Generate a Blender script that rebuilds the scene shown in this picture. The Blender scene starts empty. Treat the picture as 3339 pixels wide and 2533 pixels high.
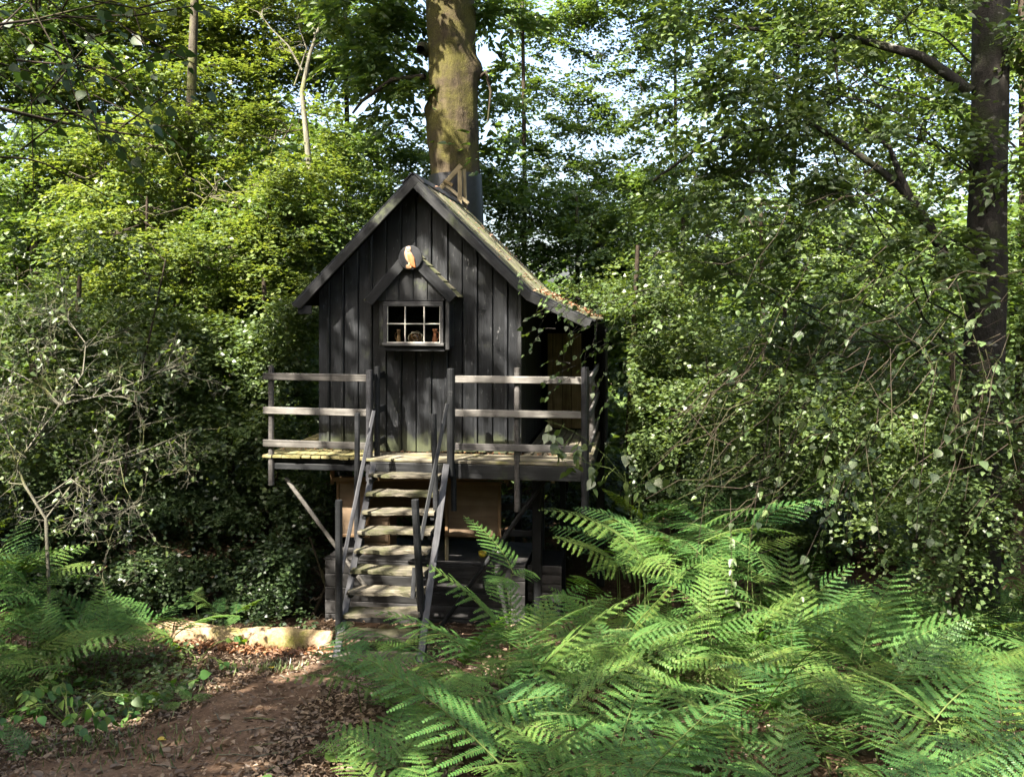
import bpy, math, random
import numpy as np
from mathutils import Matrix, Vector

random.seed(7)
rng = np.random.default_rng(7)
S = bpy.context.scene
COL = S.collection

# ------------------------------------------------------------------ camera
TH = math.radians(8.0)
CAM = np.array([2.841, -11.113, 3.66])
FPX, CU, HOR = 2890.0, 1669.5, 1010.0
FW = np.array([-math.sin(TH), math.cos(TH), 0.0])
RT = np.array([math.cos(TH), math.sin(TH), 0.0])
cam_d = bpy.data.cameras.new('camera')
cam = bpy.data.objects.new('camera', cam_d)
COL.objects.link(cam)
cam.location = CAM
cam.rotation_euler = (math.radians(90), 0, TH)
cam_d.sensor_width = 36.0
cam_d.lens = FPX / 3339.0 * 36.0
cam_d.shift_y = -(1266.5 - HOR) / 3339.0
cam_d.clip_end = 500
S.camera = cam

# ------------------------------------------------------------------ sky, sun, exposure
SUN = np.array([-0.54, -1.0, 1.37]); SUN /= np.linalg.norm(SUN)      # towards the sun
elev = math.asin(SUN[2]); azim = math.atan2(SUN[0], SUN[1])
world = bpy.data.worlds.new('World'); S.world = world; world.use_nodes = True
wn = world.node_tree.nodes; wl = world.node_tree.links
bg = wn['Background']
sky = wn.new('ShaderNodeTexSky'); sky.sky_type = 'NISHITA'; sky.sun_disc = False
sky.sun_elevation = elev; sky.sun_rotation = azim
sky.air_density = 1.0; sky.dust_density = 6.0; sky.ozone_density = 1.0
wl.new(sky.outputs[0], bg.inputs[0]); bg.inputs[1].default_value = 0.12
sun_d = bpy.data.lights.new('sun', 'SUN'); sun_d.energy = 5.0; sun_d.angle = math.radians(0.55)
sun_d.color = (1.0, 0.93, 0.80)
sun_o = bpy.data.objects.new('sun', sun_d); COL.objects.link(sun_o)
sun_o.rotation_euler = Vector(SUN).to_track_quat('Z', 'Y').to_euler()
S.view_settings.view_transform = 'Standard'; S.view_settings.look = 'None'
S.view_settings.exposure = 2.6; S.view_settings.gamma = 1.0
S.view_settings.use_curve_mapping = False
S.render.engine = 'CYCLES'
cy = S.cycles
cy.max_bounces = 7; cy.diffuse_bounces = 4; cy.glossy_bounces = 3; cy.transmission_bounces = 4
cy.transparent_max_bounces = 8; cy.caustics_reflective = False; cy.caustics_refractive = False
cy.use_denoising = True; cy.sample_clamp_indirect = 6.0
try: cy.denoiser = 'OPENIMAGEDENOISE'; cy.denoising_prefilter = 'NONE'; cy.denoising_input_passes = 'RGB_ALBEDO_NORMAL'
except Exception: pass

# ------------------------------------------------------------------ helpers: points
def W(u, v, D):                     # survey point: photo column u, row v, at D metres forward
    p = CAM + D * FW + (u - CU) / FPX * D * RT
    return np.array([p[0], p[1], CAM[2] - (v - HOR) / FPX * D])
def A(u, v, Y):                     # the same, on the plane y = Y
    d = FW + (u - CU) / FPX * RT
    t = (Y - CAM[1]) / d[1]
    p = CAM + t * d
    return np.array([p[0], Y, CAM[2] - (v - HOR) / FPX * t])
def ground_z(x, y):
    x = np.asarray(x, float); y = np.asarray(y, float)
    D = (x - CAM[0]) * FW[0] + (y - CAM[1]) * FW[1]
    z = np.where(D < 9.3, 0.17 * (9.3 - D), np.where(D < 12.5, -0.16 * (D - 9.3), -0.512 - 0.02 * (D - 12.5)))
    z = z + 0.035 * np.sin(x * 1.3 + 0.7) * np.sin(y * 1.1) + 0.02 * np.sin(x * 3.1 + y * 2.3)
    return z
def nrm(v):
    v = np.asarray(v, float); n = np.linalg.norm(v, axis=-1, keepdims=True)
    return v / np.maximum(n, 1e-9)

# ------------------------------------------------------------------ helpers: objects
MW = {}
def link(name, data, parent=None, mw=None):
    o = bpy.data.objects.new(name, data); COL.objects.link(o)
    mw = mw or Matrix.Identity(4)
    if parent is not None:
        o.parent = parent; o.matrix_parent_inverse = MW[parent.name].inverted()
    o.matrix_basis = mw
    MW[o.name] = mw
    return o
def empty(name, loc, label, cat, group=None):
    o = link(name, None, None, Matrix.Translation(Vector([float(c) for c in loc])))
    o.empty_display_size = 0.1
    return tag(o, label, cat, group)
def tag(o, label=None, cat=None, group=None, kind=None):
    if label: o['label'] = label
    if cat: o['category'] = cat
    if group: o['group'] = group
    if kind: o['kind'] = kind
    return o
def mesh(name, V, F, mat=None, smooth=False):
    m = bpy.data.meshes.new(name)
    m.from_pydata([tuple(map(float, v)) for v in V], [], [tuple(map(int, f)) for f in F])
    if mat: m.materials.append(mat)
    if smooth:
        m.polygons.foreach_set('use_smooth', np.ones(len(m.polygons), bool))
    m.update()
    return m
def fast_mesh(name, V, F, mat=None, smooth=False, mats=None, mi=None):
    """V (n,3) array, F list of (k,size) index arrays"""
    m = bpy.data.meshes.new(name)
    if not isinstance(F, list): F = [F]
    V = np.ascontiguousarray(V, np.float32)
    m.vertices.add(len(V)); m.vertices.foreach_set('co', V.ravel())
    loops = np.concatenate([f.ravel() for f in F]).astype(np.int32)
    sizes = np.concatenate([np.full(len(f), f.shape[1]) for f in F]).astype(np.int32)
    starts = np.concatenate([[0], np.cumsum(sizes)[:-1]]).astype(np.int32)
    m.loops.add(len(loops)); m.loops.foreach_set('vertex_index', loops)
    m.polygons.add(len(sizes)); m.polygons.foreach_set('loop_start', starts)
    try: m.polygons.foreach_set('loop_total', sizes)
    except Exception: pass
    for mm in (mats or ([mat] if mat else [])): m.materials.append(mm)
    if mi is not None: m.polygons.foreach_set('material_index', np.asarray(mi, np.int32))
    if smooth: m.polygons.foreach_set('use_smooth', np.ones(len(sizes), bool))
    m.update(calc_edges=True)
    return m
def frame(o, X, Y):
    X = nrm(X); Z = nrm(np.cross(X, Y)); Yv = np.cross(Z, X)
    M = Matrix.Identity(4)
    for i in range(3):
        M[i][0] = float(X[i]); M[i][1] = float(Yv[i]); M[i][2] = float(Z[i]); M[i][3] = float(o[i])
    return M
def plank(name, parent, a, b, w, t, wdir, mat, e0=(0, 0), e1=(0, 0), rough=0.0, ch=0.006, nseg=None, label=None, warp=0.0):
    """board from a to b: width w along wdir, thickness t; e0/e1 slant the ends"""
    a = np.asarray(a, float); b = np.asarray(b, float)
    L = np.linalg.norm(b - a)
    n = nseg or (2 if rough == 0 else max(4, int(L / 0.06)))
    c = min(ch, t * 0.35, w * 0.35)
    prof = [(-w/2 + c, -t/2), (w/2 - c, -t/2), (w/2, -t/2 + c), (w/2, t/2 - c), (w/2 - c, t/2), (-w/2 + c, t/2), (-w/2, t/2 - c), (-w/2, -t/2 + c)]
    V = []
    ph = random.random() * 9
    for i in range(n + 1):
        s = i / n
        for k, (y, z) in enumerate(prof):
            f = y / w + 0.5
            x0 = e0[0] * (1 - f) + e0[1] * f; x1 = L + e1[0] * (1 - f) + e1[1] * f
            x = x0 + (x1 - x0) * s
            dy = dz = 0
            if rough:
                dy = rough * (0.6 * math.sin(x * 17 + ph + (3 if y > 0 else 0)) + random.uniform(-.6, .6))
                dz = rough * 0.45 * (math.sin(x * 11 + ph * 2 + y * 9) + random.uniform(-.6, .6))
                if i in (0, n): x += rough * random.uniform(-1, 1)
            dz += warp * math.sin(math.pi * s)
            V.append((x, y + dy, z + dz))
    F = []
    for i in range(n):
        for k in range(8):
            k2 = (k + 1) % 8
            F.append((i*8 + k, i*8 + k2, (i+1)*8 + k2, (i+1)*8 + k))
    F.append(tuple(range(7, -1, -1))); F.append(tuple(n*8 + k for k in range(8)))
    o = link(name, mesh(name, V, F, mat), parent, frame(a, b - a, wdir))
    if label: o['label'] = label
    return o
def tube_arrays(P, R, n=8, off=0, lump=0.0, cap=True):
    P = np.asarray(P, float); R = np.asarray(R, float); m = len(P)
    T = np.gradient(P, axis=0); T = nrm(T)
    ref = np.array([0.31, 0.87, 0.38]); 
    X = nrm(np.cross(T, ref)); Y = np.cross(T, X)
    a = np.arange(n) / n * 2 * math.pi
    ring = X[:, None, :] * np.cos(a)[None, :, None] + Y[:, None, :] * np.sin(a)[None, :, None]
    rr = R[:, None] * np.ones((1, n))
    if lump: rr = rr * (1 + lump * rng.uniform(-1, 1, (m, n)))
    V = (P[:, None, :] + ring * rr[:, :, None]).reshape(-1, 3)
    i = np.arange(m - 1)[:, None] * n; k = np.arange(n)[None, :]; k2 = (k + 1) % n
    F = np.stack([i + k, i + k2, i + n + k2, i + n + k], -1).reshape(-1, 4) + off
    return V, F
def post(name, parent, a, b, r, mat, n=10, r1=None, lump=0.03, label=None, mid=None):
    a = np.asarray(a, float); b = np.asarray(b, float)
    ts = np.linspace(0, 1, 5)
    P = a + (b - a) * ts[:, None]
    if mid is not None: P = P + np.asarray(mid) * np.sin(np.pi * ts)[:, None]
    R = np.linspace(r, r1 or r, 5)
    P = np.vstack([P[:1], P, P[-1:]]); R = np.concatenate([[r * .8], R, [(r1 or r) * .8]])
    V, F = tube_arrays(P - a, R, n, lump=lump)
    # flat caps
    V = np.vstack([V])
    caps = [tuple(range(n - 1, -1, -1)), tuple(range((len(P) - 1) * n, len(P) * n))]
    # spread end rings slightly for a chamfer
    ax = nrm(b - a)
    V[n:2*n] += ax * 0.008; V[-2*n:-n] -= ax * 0.008
    m = mesh(name, V, [tuple(f) for f in F] + caps, mat, smooth=False)
    o = link(name, m, parent, Matrix.Translation(Vector(a.tolist())))
    if label: o['label'] = label
    return o
def box(name, parent, lo, hi, mat, ch=0.004, label=None):
    lo = np.asarray(lo, float); hi = np.asarray(hi, float)
    c = (lo + hi) / 2; d = hi - lo
    return plank(name, parent, (lo[0], c[1], c[2]), (hi[0], c[1], c[2]), d[1], d[2], (0, 1, 0), mat, ch=ch, nseg=1, label=label)
def prism(name, parent, poly_xz, y0, y1, mat, label=None):
    """polygon in x,z extruded from y0 to y1"""
    n = len(poly_xz)
    V = [(x, y0, z) for x, z in poly_xz] + [(x, y1, z) for x, z in poly_xz]
    F = [tuple(range(n)), tuple(range(2*n - 1, n - 1, -1))] + [(i, n + i, n + (i+1) % n, (i+1) % n) for i in range(n)]
    o = link(name, mesh(name, V, F, mat), parent)
    if label: o['label'] = label
    return o
def lathe(name, parent, prof, loc, mat, n=20, smooth=True):
    V = []; F = []
    for r, z in prof:
        for k in range(n):
            a = 2 * math.pi * k / n; V.append((r * math.cos(a), r * math.sin(a), z))
    for i in range(len(prof) - 1):
        for k in range(n):
            k2 = (k + 1) % n; F.append((i*n + k, i*n + k2, (i+1)*n + k2, (i+1)*n + k))
    F.append(tuple(range(n - 1, -1, -1)))
    return link(name, mesh(name, V, F, mat, smooth), parent, Matrix.Translation(Vector([float(c) for c in loc])))

# ------------------------------------------------------------------ materials
def newmat(name):
    m = bpy.data.materials.new(name); m.use_nodes = True
    nt = m.node_tree
    return m, nt.nodes, nt.links, nt.nodes['Principled BSDF']
def ramp(nodes, pts):
    r = nodes.new('ShaderNodeValToRGB')
    e = r.color_ramp.elements
    while len(e) < len(pts): e.new(0.5)
    for el, (p, c) in zip(e, pts): el.position = p; el.color = (*c, 1)
    return r
def wood(name, cols, grain=(3.0, 60.0), rough=0.7, bump=0.25, algae=None, algae_amt=0.5, spec=0.35, knots=True, wear_lit=None, foot=None):
    m, N, L, b = newmat(name)
    tc = N.new('ShaderNodeTexCoord'); oi = N.new('ShaderNodeObjectInfo')
    add = N.new('ShaderNodeVectorMath'); add.operation = 'ADD'
    mulr = N.new('ShaderNodeVectorMath'); mulr.operation = 'SCALE'; mulr.inputs['Scale'].default_value = 37.0
    comb = N.new('ShaderNodeCombineXYZ')
    for i in range(3): L.new(oi.outputs['Random'], comb.inputs[i])
    L.new(comb.outputs[0], mulr.inputs[0]); L.new(tc.outputs['Object'], add.inputs[0]); L.new(mulr.outputs[0], add.inputs[1])
    mp = N.new('ShaderNodeMapping'); mp.inputs['Scale'].default_value = (grain[0], grain[1], grain[1])
    L.new(add.outputs[0], mp.inputs['Vector'])
    n1 = N.new('ShaderNodeTexNoise'); n1.inputs['Scale'].default_value = 1.0; n1.inputs['Detail'].default_value = 6; n1.inputs['Roughness'].default_value = 0.65
    n1.inputs['Distortion'].default_value = 0.6
    L.new(mp.outputs[0], n1.inputs['Vector'])
    n2 = N.new('ShaderNodeTexNoise'); n2.inputs['Scale'].default_value = 5.0; n2.inputs['Detail'].default_value = 5
    L.new(add.outputs[0], n2.inputs['Vector'])
    mx = N.new('ShaderNodeMath'); mx.operation = 'MULTIPLY_ADD'; mx.inputs[1].default_value = 0.45; 
    L.new(n2.outputs[0], mx.inputs[0])
    half = N.new('ShaderNodeMath'); half.operation = 'MULTIPLY'; half.inputs[1].default_value = 0.6; L.new(n1.outputs[0], half.inputs[0])
    L.new(half.outputs[0], mx.inputs[2])
    tone = N.new('ShaderNodeMath'); tone.operation = 'MULTIPLY_ADD'; tone.inputs[1].default_value = 0.16
    L.new(oi.outputs['Random'], tone.inputs[0]); L.new(mx.outputs[0], tone.inputs[2])
    r = ramp(N, [(0.42 + 0.10 * i / max(1, len(cols) - 1) * 3.2, c) for i, c in enumerate(cols)])
    L.new(tone.outputs[0], r.inputs[0])
    col = r.outputs[0]
    if wear_lit:
        nw = N.new('ShaderNodeTexNoise'); nw.inputs['Scale'].default_value = 1.0; nw.inputs['Detail'].default_value = 7; nw.inputs['Roughness'].default_value = 0.75
        mw = N.new('ShaderNodeMapping'); mw.inputs['Scale'].default_value = (7, 22, 22); L.new(add.outputs[0], mw.inputs[0]); L.new(mw.outputs[0], nw.inputs[0])
        rw = ramp(N, [(0.60, (0, 0, 0)), (0.74, (1, 1, 1))]); L.new(nw.outputs[0], rw.inputs[0])
        mc = N.new('ShaderNodeMix'); mc.data_type = 'RGBA'; L.new(rw.outputs[0], mc.inputs[0]); L.new(col, mc.inputs[6]); mc.inputs[7].default_value = (*wear_lit, 1)
        col = mc.outputs[2]
    if algae:
        n3 = N.new('ShaderNodeTexNoise'); n3.inputs['Scale'].default_value = 2.6; n3.inputs['Detail'].default_value = 7; n3.inputs['Roughness'].default_value = 0.7
        L.new(add.outputs[0], n3.inputs['Vector'])
        ra = ramp(N, [(0.62 - 0.3 * algae_amt, (0, 0, 0)), (0.80 - 0.3 * algae_amt, (1, 1, 1))]); L.new(n3.outputs[0], ra.inputs[0])
        mc = N.new('ShaderNodeMix'); mc.data_type = 'RGBA'; L.new(ra.outputs[0], mc.inputs[0]); L.new(col, mc.inputs[6]); mc.inputs[7].default_value = (*algae, 1)
        col = mc.outputs[2]
    if foot:                                           # green algae climbing from the foot of each board (local x runs up the board)
        sx = N.new('ShaderNodeSeparateXYZ'); L.new(tc.outputs['Object'], sx.inputs[0])
        nf = N.new('ShaderNodeTexNoise'); nf.inputs['Scale'].default_value = 6; nf.inputs['Detail'].default_value = 6; L.new(add.outputs[0], nf.inputs[0])
        hm = N.new('ShaderNodeMath'); hm.operation = 'MULTIPLY_ADD'; hm.inputs[1].default_value = -1.7; L.new(sx.outputs[0], hm.inputs[0]); L.new(nf.outputs[0], hm.inputs[2])
        rf = ramp(N, [(0.05, (0, 0, 0)), (0.45, (.75, .75, .75))]); L.new(hm.outputs[0], rf.inputs[0])
        mc = N.new('ShaderNodeMix'); mc.data_type = 'RGBA'; L.new(rf.outputs[0], mc.inputs[0]); L.new(col, mc.inputs[6]); mc.inputs[7].default_value = (*foot, 1)
        col = mc.outputs[2]
    L.new(col, b.inputs['Base Color']); b.inputs['Roughness'].default_value = rough
    b.inputs['Specular IOR Level'].default_value = spec
    bp = N.new('ShaderNodeBump'); bp.inputs['Strength'].default_value = bump; bp.inputs['Distance'].default_value = 0.01
    L.new(n1.outputs[0], bp.inputs['Height']); L.new(bp.outputs[0], b.inputs['Normal'])
    return m
def plain(name, col, rough=0.6, spec=0.4, var=0.25, scale=8.0, bump=0.1):
    m, N, L, b = newmat(name)
    tc = N.new('ShaderNodeTexCoord'); n1 = N.new('ShaderNodeTexNoise'); n1.inputs['Scale'].default_value = scale; n1.inputs['Detail'].default_value = 5
    L.new(tc.outputs['Object'], n1.inputs['Vector'])
    r = ramp(N, [(0.3, tuple(c * (1 - var) for c in col)), (0.7, tuple(min(1, c * (1 + var)) for c in col))])
    L.new(n1.outputs[0], r.inputs[0]); L.new(r.outputs[0], b.inputs['Base Color'])
    b.inputs['Roughness'].default_value = rough; b.inputs['Specular IOR Level'].default_value = spec
    bp = N.new('ShaderNodeBump'); bp.inputs['Strength'].default_value = bump; L.new(n1.outputs[0], bp.inputs['Height']); L.new(bp.outputs[0], b.inputs['Normal'])
    return m
def leafmat(name, cols, trans=0.35, gloss=0.10, grough=0.38, tcol=None, objw=0.0):
    m = bpy.data.materials.new(name); m.use_nodes = True
    N = m.node_tree.nodes; L = m.node_tree.links
    N.remove(N['Principled BSDF']); out = N['Material Output']
    g = N.new('ShaderNodeNewGeometry'); oi = N.new('ShaderNodeObjectInfo')
    a = N.new('ShaderNodeMath'); a.operation = 'ADD'; L.new(g.outputs['Random Per Island'], a.inputs[0]); L.new(oi.outputs['Random'], a.inputs[1])
    fr = N.new('ShaderNodeMath'); fr.operation = 'FRACT'; L.new(a.outputs[0], fr.inputs[0])
    ps = N.new('ShaderNodeTexNoise'); ps.inputs['Scale'].default_value = 0.9; ps.inputs['Detail'].default_value = 2
    L.new(g.outputs['Position'], ps.inputs['Vector'])
    mx = N.new('ShaderNodeMath'); mx.operation = 'MULTIPLY_ADD'; mx.inputs[1].default_value = 0.55; L.new(fr.outputs[0], mx.inputs[0])
    pm = N.new('ShaderNodeMath'); pm.operation = 'MULTIPLY'; pm.inputs[1].default_value = 0.45; L.new(ps.outputs[0], pm.inputs[0]); L.new(pm.outputs[0], mx.inputs[2])
    r = ramp(N, [(0.1 + 0.8 * i / max(1, len(cols) - 1), c) for i, c in enumerate(cols)])
    if objw:
        mo = N.new('ShaderNodeMix'); mo.data_type = 'FLOAT'; mo.inputs[0].default_value = objw
        L.new(mx.outputs[0], mo.inputs[2]); L.new(oi.outputs['Random'], mo.inputs[3]); L.new(mo.outputs[0], r.inputs[0])
    else: L.new(mx.outputs[0], r.inputs[0])
    d = N.new('ShaderNodeBsdfDiffuse'); t = N.new('ShaderNodeBsdfTranslucent'); gl = N.new('ShaderNodeBsdfGlossy')
    gl.inputs['Roughness'].default_value = grough; gl.inputs['Color'].default_value = (1, 1, 1, 1)
    L.new(r.outputs[0], d.inputs[0])
    tm = N.new('ShaderNodeMix'); tm.data_type = 'RGBA'; tm.blend_type = 'MULTIPLY'; tm.inputs[0].default_value = 1.0
    L.new(r.outputs[0], tm.inputs[6]); tc = tcol or (1.75, 1.65, 0.75); tm.inputs[7].default_value = (*tc, 1)
    L.new(tm.outputs[2], t.inputs[0])
    m1 = N.new('ShaderNodeMixShader'); m1.inputs[0].default_value = trans; L.new(d.outputs[0], m1.inputs[1]); L.new(t.outputs[0], m1.inputs[2])
    m2 = N.new('ShaderNodeMixShader'); m2.inputs[0].default_value = gloss; L.new(m1.outputs[0], m2.inputs[1]); L.new(gl.outputs[0], m2.inputs[2])
    L.new(m2.outputs[0], out.inputs['Surface'])
    return m
def bark(name, c0, c1, moss=None, moss_lo=0.5, scale=9.0, bump=0.6, zs=0.35, patch=None):
    m, N, L, b = newmat(name)
    tc = N.new('ShaderNodeTexCoord'); mp = N.new('ShaderNodeMapping'); mp.inputs['Scale'].default_value = (1, 1, zs)
    g = N.new('ShaderNodeNewGeometry')
    L.new(g.outputs['Position'], mp.inputs[0])
    n1 = N.new('ShaderNodeTexNoise'); n1.inputs['Scale'].default_value = scale; n1.inputs['Detail'].default_value = 8; n1.inputs['Roughness'].default_value = 0.7
    L.new(mp.outputs[0], n1.inputs[0])
    r = ramp(N, [(0.32, c0), (0.68, c1)]); L.new(n1.outputs[0], r.inputs[0]); col = r.outputs[0]
    n3 = N.new('ShaderNodeTexNoise'); n3.inputs['Scale'].default_value = 60; n3.inputs['Detail'].default_value = 4; L.new(g.outputs['Position'], n3.inputs[0])
    if moss:
        n2 = N.new('ShaderNodeTexNoise'); n2.inputs['Scale'].default_value = 2.3; n2.inputs['Detail'].default_value = 7; n2.inputs['Roughness'].default_value = 0.65
        L.new(g.outputs['Position'], n2.inputs[0])
        rm = ramp(N, [(moss_lo - .09, (0, 0, 0)), (moss_lo + .09, (1, 1, 1))]); L.new(n2.outputs[0], rm.inputs[0])
        mc = N.new('ShaderNodeMix'); mc.data_type = 'RGBA'; L.new(rm.outputs[0], mc.inputs[0]); L.new(col, mc.inputs[6])
        rr = ramp(N, [(0.3, tuple(c * .55 for c in moss)), (0.7, tuple(c * 1.3 for c in moss))]); L.new(n3.outputs[0], rr.inputs[0])
        L.new(rr.outputs[0], mc.inputs[7]); col = mc.outputs[2]
    if patch:
        n4 = N.new('ShaderNodeTexNoise'); n4.inputs['Scale'].default_value = 7; n4.inputs['Detail'].default_value = 5
        mp2 = N.new('ShaderNodeMapping'); mp2.inputs['Scale'].default_value = (1, 1, 1.8); L.new(g.outputs['Position'], mp2.inputs[0]); L.new(mp2.outputs[0], n4.inputs[0])
        rp = ramp(N, [(0.62, (0, 0, 0)), (0.68, (1, 1, 1))]); L.new(n4.outputs[0], rp.inputs[0])
        mc = N.new('ShaderNodeMix'); mc.data_type = 'RGBA'; L.new(rp.outputs[0], mc.inputs[0]); L.new(col, mc.inputs[6]); mc.inputs[7].default_value = (*patch, 1); col = mc.outputs[2]
    L.new(col, b.inputs['Base Color']); b.inputs['Roughness'].default_value = 0.9; b.inputs['Specular IOR Level'].default_value = 0.15
    sm = N.new('ShaderNodeMath'); sm.operation = 'MULTIPLY_ADD'; sm.inputs[1].default_value = 0.35; L.new(n3.outputs[0], sm.inputs[0]); L.new(n1.outputs[0], sm.inputs[2])
    bp = N.new('ShaderNodeBump'); bp.inputs['Strength'].default_value = bump; bp.inputs['Distance'].default_value = 0.03; L.new(sm.outputs[0], bp.inputs['Height']); L.new(bp.outputs[0], b.inputs['Normal'])
    return m

M = {}
M['black'] = wood('black_stained_wood', [(0.006, 0.0065, 0.0075), (0.013, 0.0135, 0.015), (0.034, 0.035, 0.036)], grain=(2.2, 45), rough=0.44, bump=0.3, algae=(0.085, 0.10, 0.05), algae_amt=0.18, spec=0.5, wear_lit=(0.075, 0.075, 0.072))
M['wall'] = wood('black_stained_wall_boards', [(0.0035, 0.004, 0.005), (0.0085, 0.0095, 0.0115), (0.030, 0.032, 0.036)], grain=(2.2, 45), rough=0.42, bump=0.4, algae=(0.06, 0.066, 0.042), algae_amt=0.12, spec=0.55, wear_lit=(0.19, 0.192, 0.195), foot=(0.07, 0.08, 0.042))  # grey wear, its colour raised so the boards look more sunlit
M['black2'] = wood('black_stained_timber', [(0.005, 0.0055, 0.0065), (0.010, 0.011, 0.0125), (0.022, 0.023, 0.026)], grain=(2.5, 40), rough=0.6, bump=0.25, spec=0.3, wear_lit=(0.05, 0.05, 0.05))
M['blackgrey'] = wood('worn_black_timber', [(0.009, 0.009, 0.0105), (0.020, 0.020, 0.023), (0.048, 0.048, 0.053)], grain=(2.5, 40), rough=0.5, bump=0.3, spec=0.5)
M['grey'] = wood('weathered_grey_wood', [(0.036, 0.033, 0.03), (0.08, 0.074, 0.067), (0.165, 0.155, 0.142)], grain=(2.0, 38), rough=0.75, bump=0.3)
M['greyd'] = wood('dark_weathered_wood', [(0.035, 0.032, 0.030), (0.075, 0.070, 0.067), (0.15, 0.14, 0.135)], grain=(2.0, 38), rough=0.75, bump=0.35)
M['base'] = wood('black_worn_base_planks', [(0.006, 0.006, 0.006), (0.014, 0.0135, 0.0135), (0.045, 0.043, 0.043)], grain=(2.0, 30), rough=0.7, bump=0.3)
M['deck'] = wood('mossy_deck_wood', [(0.035, 0.031, 0.023), (0.095, 0.084, 0.062), (0.21, 0.19, 0.145)], grain=(1.6, 30), rough=0.85, bump=0.5, algae=(0.16, 0.15, 0.06), algae_amt=0.4, spec=0.2)
M['deckmoss'] = wood('mossy_deck_wood_green', [(0.08, 0.07, 0.03), (0.18, 0.155, 0.07), (0.3, 0.26, 0.14)], grain=(1.6, 30), rough=0.9, bump=0.5, algae=(0.125, 0.12, 0.05), algae_amt=0.6, spec=0.2)
M['tread'] = wood('rotten_tread_wood', [(0.026, 0.023, 0.018), (0.075, 0.067, 0.052), (0.19, 0.168, 0.13)], grain=(2.4, 34), rough=0.9, bump=0.8, algae=(0.055, 0.058, 0.025), algae_amt=0.5, spec=0.15)
M['brown'] = wood('brown_cabinet_wood', [(0.08, 0.046, 0.023), (0.125, 0.075, 0.038), (0.18, 0.115, 0.06)], grain=(1.5, 20), rough=0.6, bump=0.12)
M['ply'] = wood('tan_plywood', [(0.095, 0.065, 0.04), (0.135, 0.094, 0.06), (0.19, 0.135, 0.088)], grain=(1.2, 12), rough=0.65, bump=0.08)
M['door'] = wood('brown_door_wood', [(0.10, 0.07, 0.03), (0.20, 0.145, 0.065), (0.32, 0.24, 0.12)], grain=(2.0, 36), rough=0.8, bump=0.4)
M['roof'] = wood('weathered_roof_wood', [(0.032, 0.029, 0.02), (0.085, 0.077, 0.054), (0.21, 0.19, 0.135)], grain=(1.5, 24), rough=0.85, bump=0.5, algae=(0.085, 0.095, 0.04), algae_amt=0.7)
M['bracket'] = wood('yellow_bracket_wood', [(0.14, 0.11, 0.06), (0.24, 0.195, 0.11), (0.36, 0.30, 0.19)], grain=(2, 30), rough=0.8)
M['tar'] = plain('black_rubber_flashing', (0.012, 0.012, 0.014), 0.5, 0.5, 0.4, 14, 0.4)
M['dark'] = plain('dark_interior', (0.006, 0.006, 0.006), 0.9, 0.1)
M['white'] = plain('chipped_white_paint_lit_sill', (0.42, 0.40, 0.35), 0.6, 0.3, 0.2, 30)
M['frame'] = wood('worn_grey_window_frame', [(0.014, 0.014, 0.015), (0.035, 0.035, 0.036), (0.10, 0.098, 0.095)], grain=(3, 50), rough=0.6)
M['terra'] = plain('terracotta', (0.46, 0.17, 0.085), 0.6, 0.4, 0.15, 20)
M['clay'] = plain('brown_clay', (0.26, 0.15, 0.075), 0.55, 0.4, 0.35, 26)
M['rope'] = plain('pale_rope', (0.62, 0.55, 0.44), 0.9, 0.1, 0.2, 60)
M['steel'] = plain('bright_metal', (0.6, 0.6, 0.6), 0.25, 0.5, 0.1); M['steel'].node_tree.nodes['Principled BSDF'].inputs['Metallic'].default_value = 1.0
M['yellow'] = plain('yellow_plastic', (0.75, 0.55, 0.05), 0.4, 0.5, 0.08)
M['owlwhite'] = plain('owl_white', (0.40, 0.25, 0.165), 0.6, 0.3, 0.12, 40)
M['owlorange'] = plain('owl_orange', (0.33, 0.12, 0.045), 0.6, 0.3, 0.25, 60)
M['owlface'] = plain('owl_face', (0.50, 0.36, 0.27), 0.6, 0.3, 0.1, 40)
M['owldark'] = plain('owl_dark', (0.05, 0.03, 0.02), 0.6, 0.3)
def glassmat(name, col=(1, 1, 1), mixf=0.10, rough=0.02):
    m = bpy.data.materials.new(name); m.use_nodes = True; N = m.node_tree.nodes; L = m.node_tree.links
    N.remove(N['Principled BSDF']); t = N.new('ShaderNodeBsdfTransparent'); t.inputs[0].default_value = (*col, 1)
    g = N.new('ShaderNodeBsdfGlossy'); g.inputs['Roughness'].default_value = rough
    f = N.new('ShaderNodeLayerWeight'); f.inputs[0].default_value = 0.3
    ad = N.new('ShaderNodeMath'); ad.operation = 'MULTIPLY_ADD'; ad.inputs[1].default_value = 0.5; ad.inputs[2].default_value = mixf; L.new(f.outputs['Fresnel'], ad.inputs[0])
    mx = N.new('ShaderNodeMixShader'); L.new(ad.outputs[0], mx.inputs[0]); L.new(t.outputs[0], mx.inputs[1]); L.new(g.outputs[0], mx.inputs[2])
    L.new(mx.outputs[0], N['Material Output'].inputs['Surface']); return m
M['glass'] = glassmat('window_glass', (0.9, 0.92, 0.9), 0.02)
M['bulb'] = glassmat('clear_bulb_glass', (0.85, 0.88, 0.86), 0.12)
M['jar'] = glassmat('dark_jar_glass', (0.45, 0.32, 0.22), 0.06)

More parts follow.
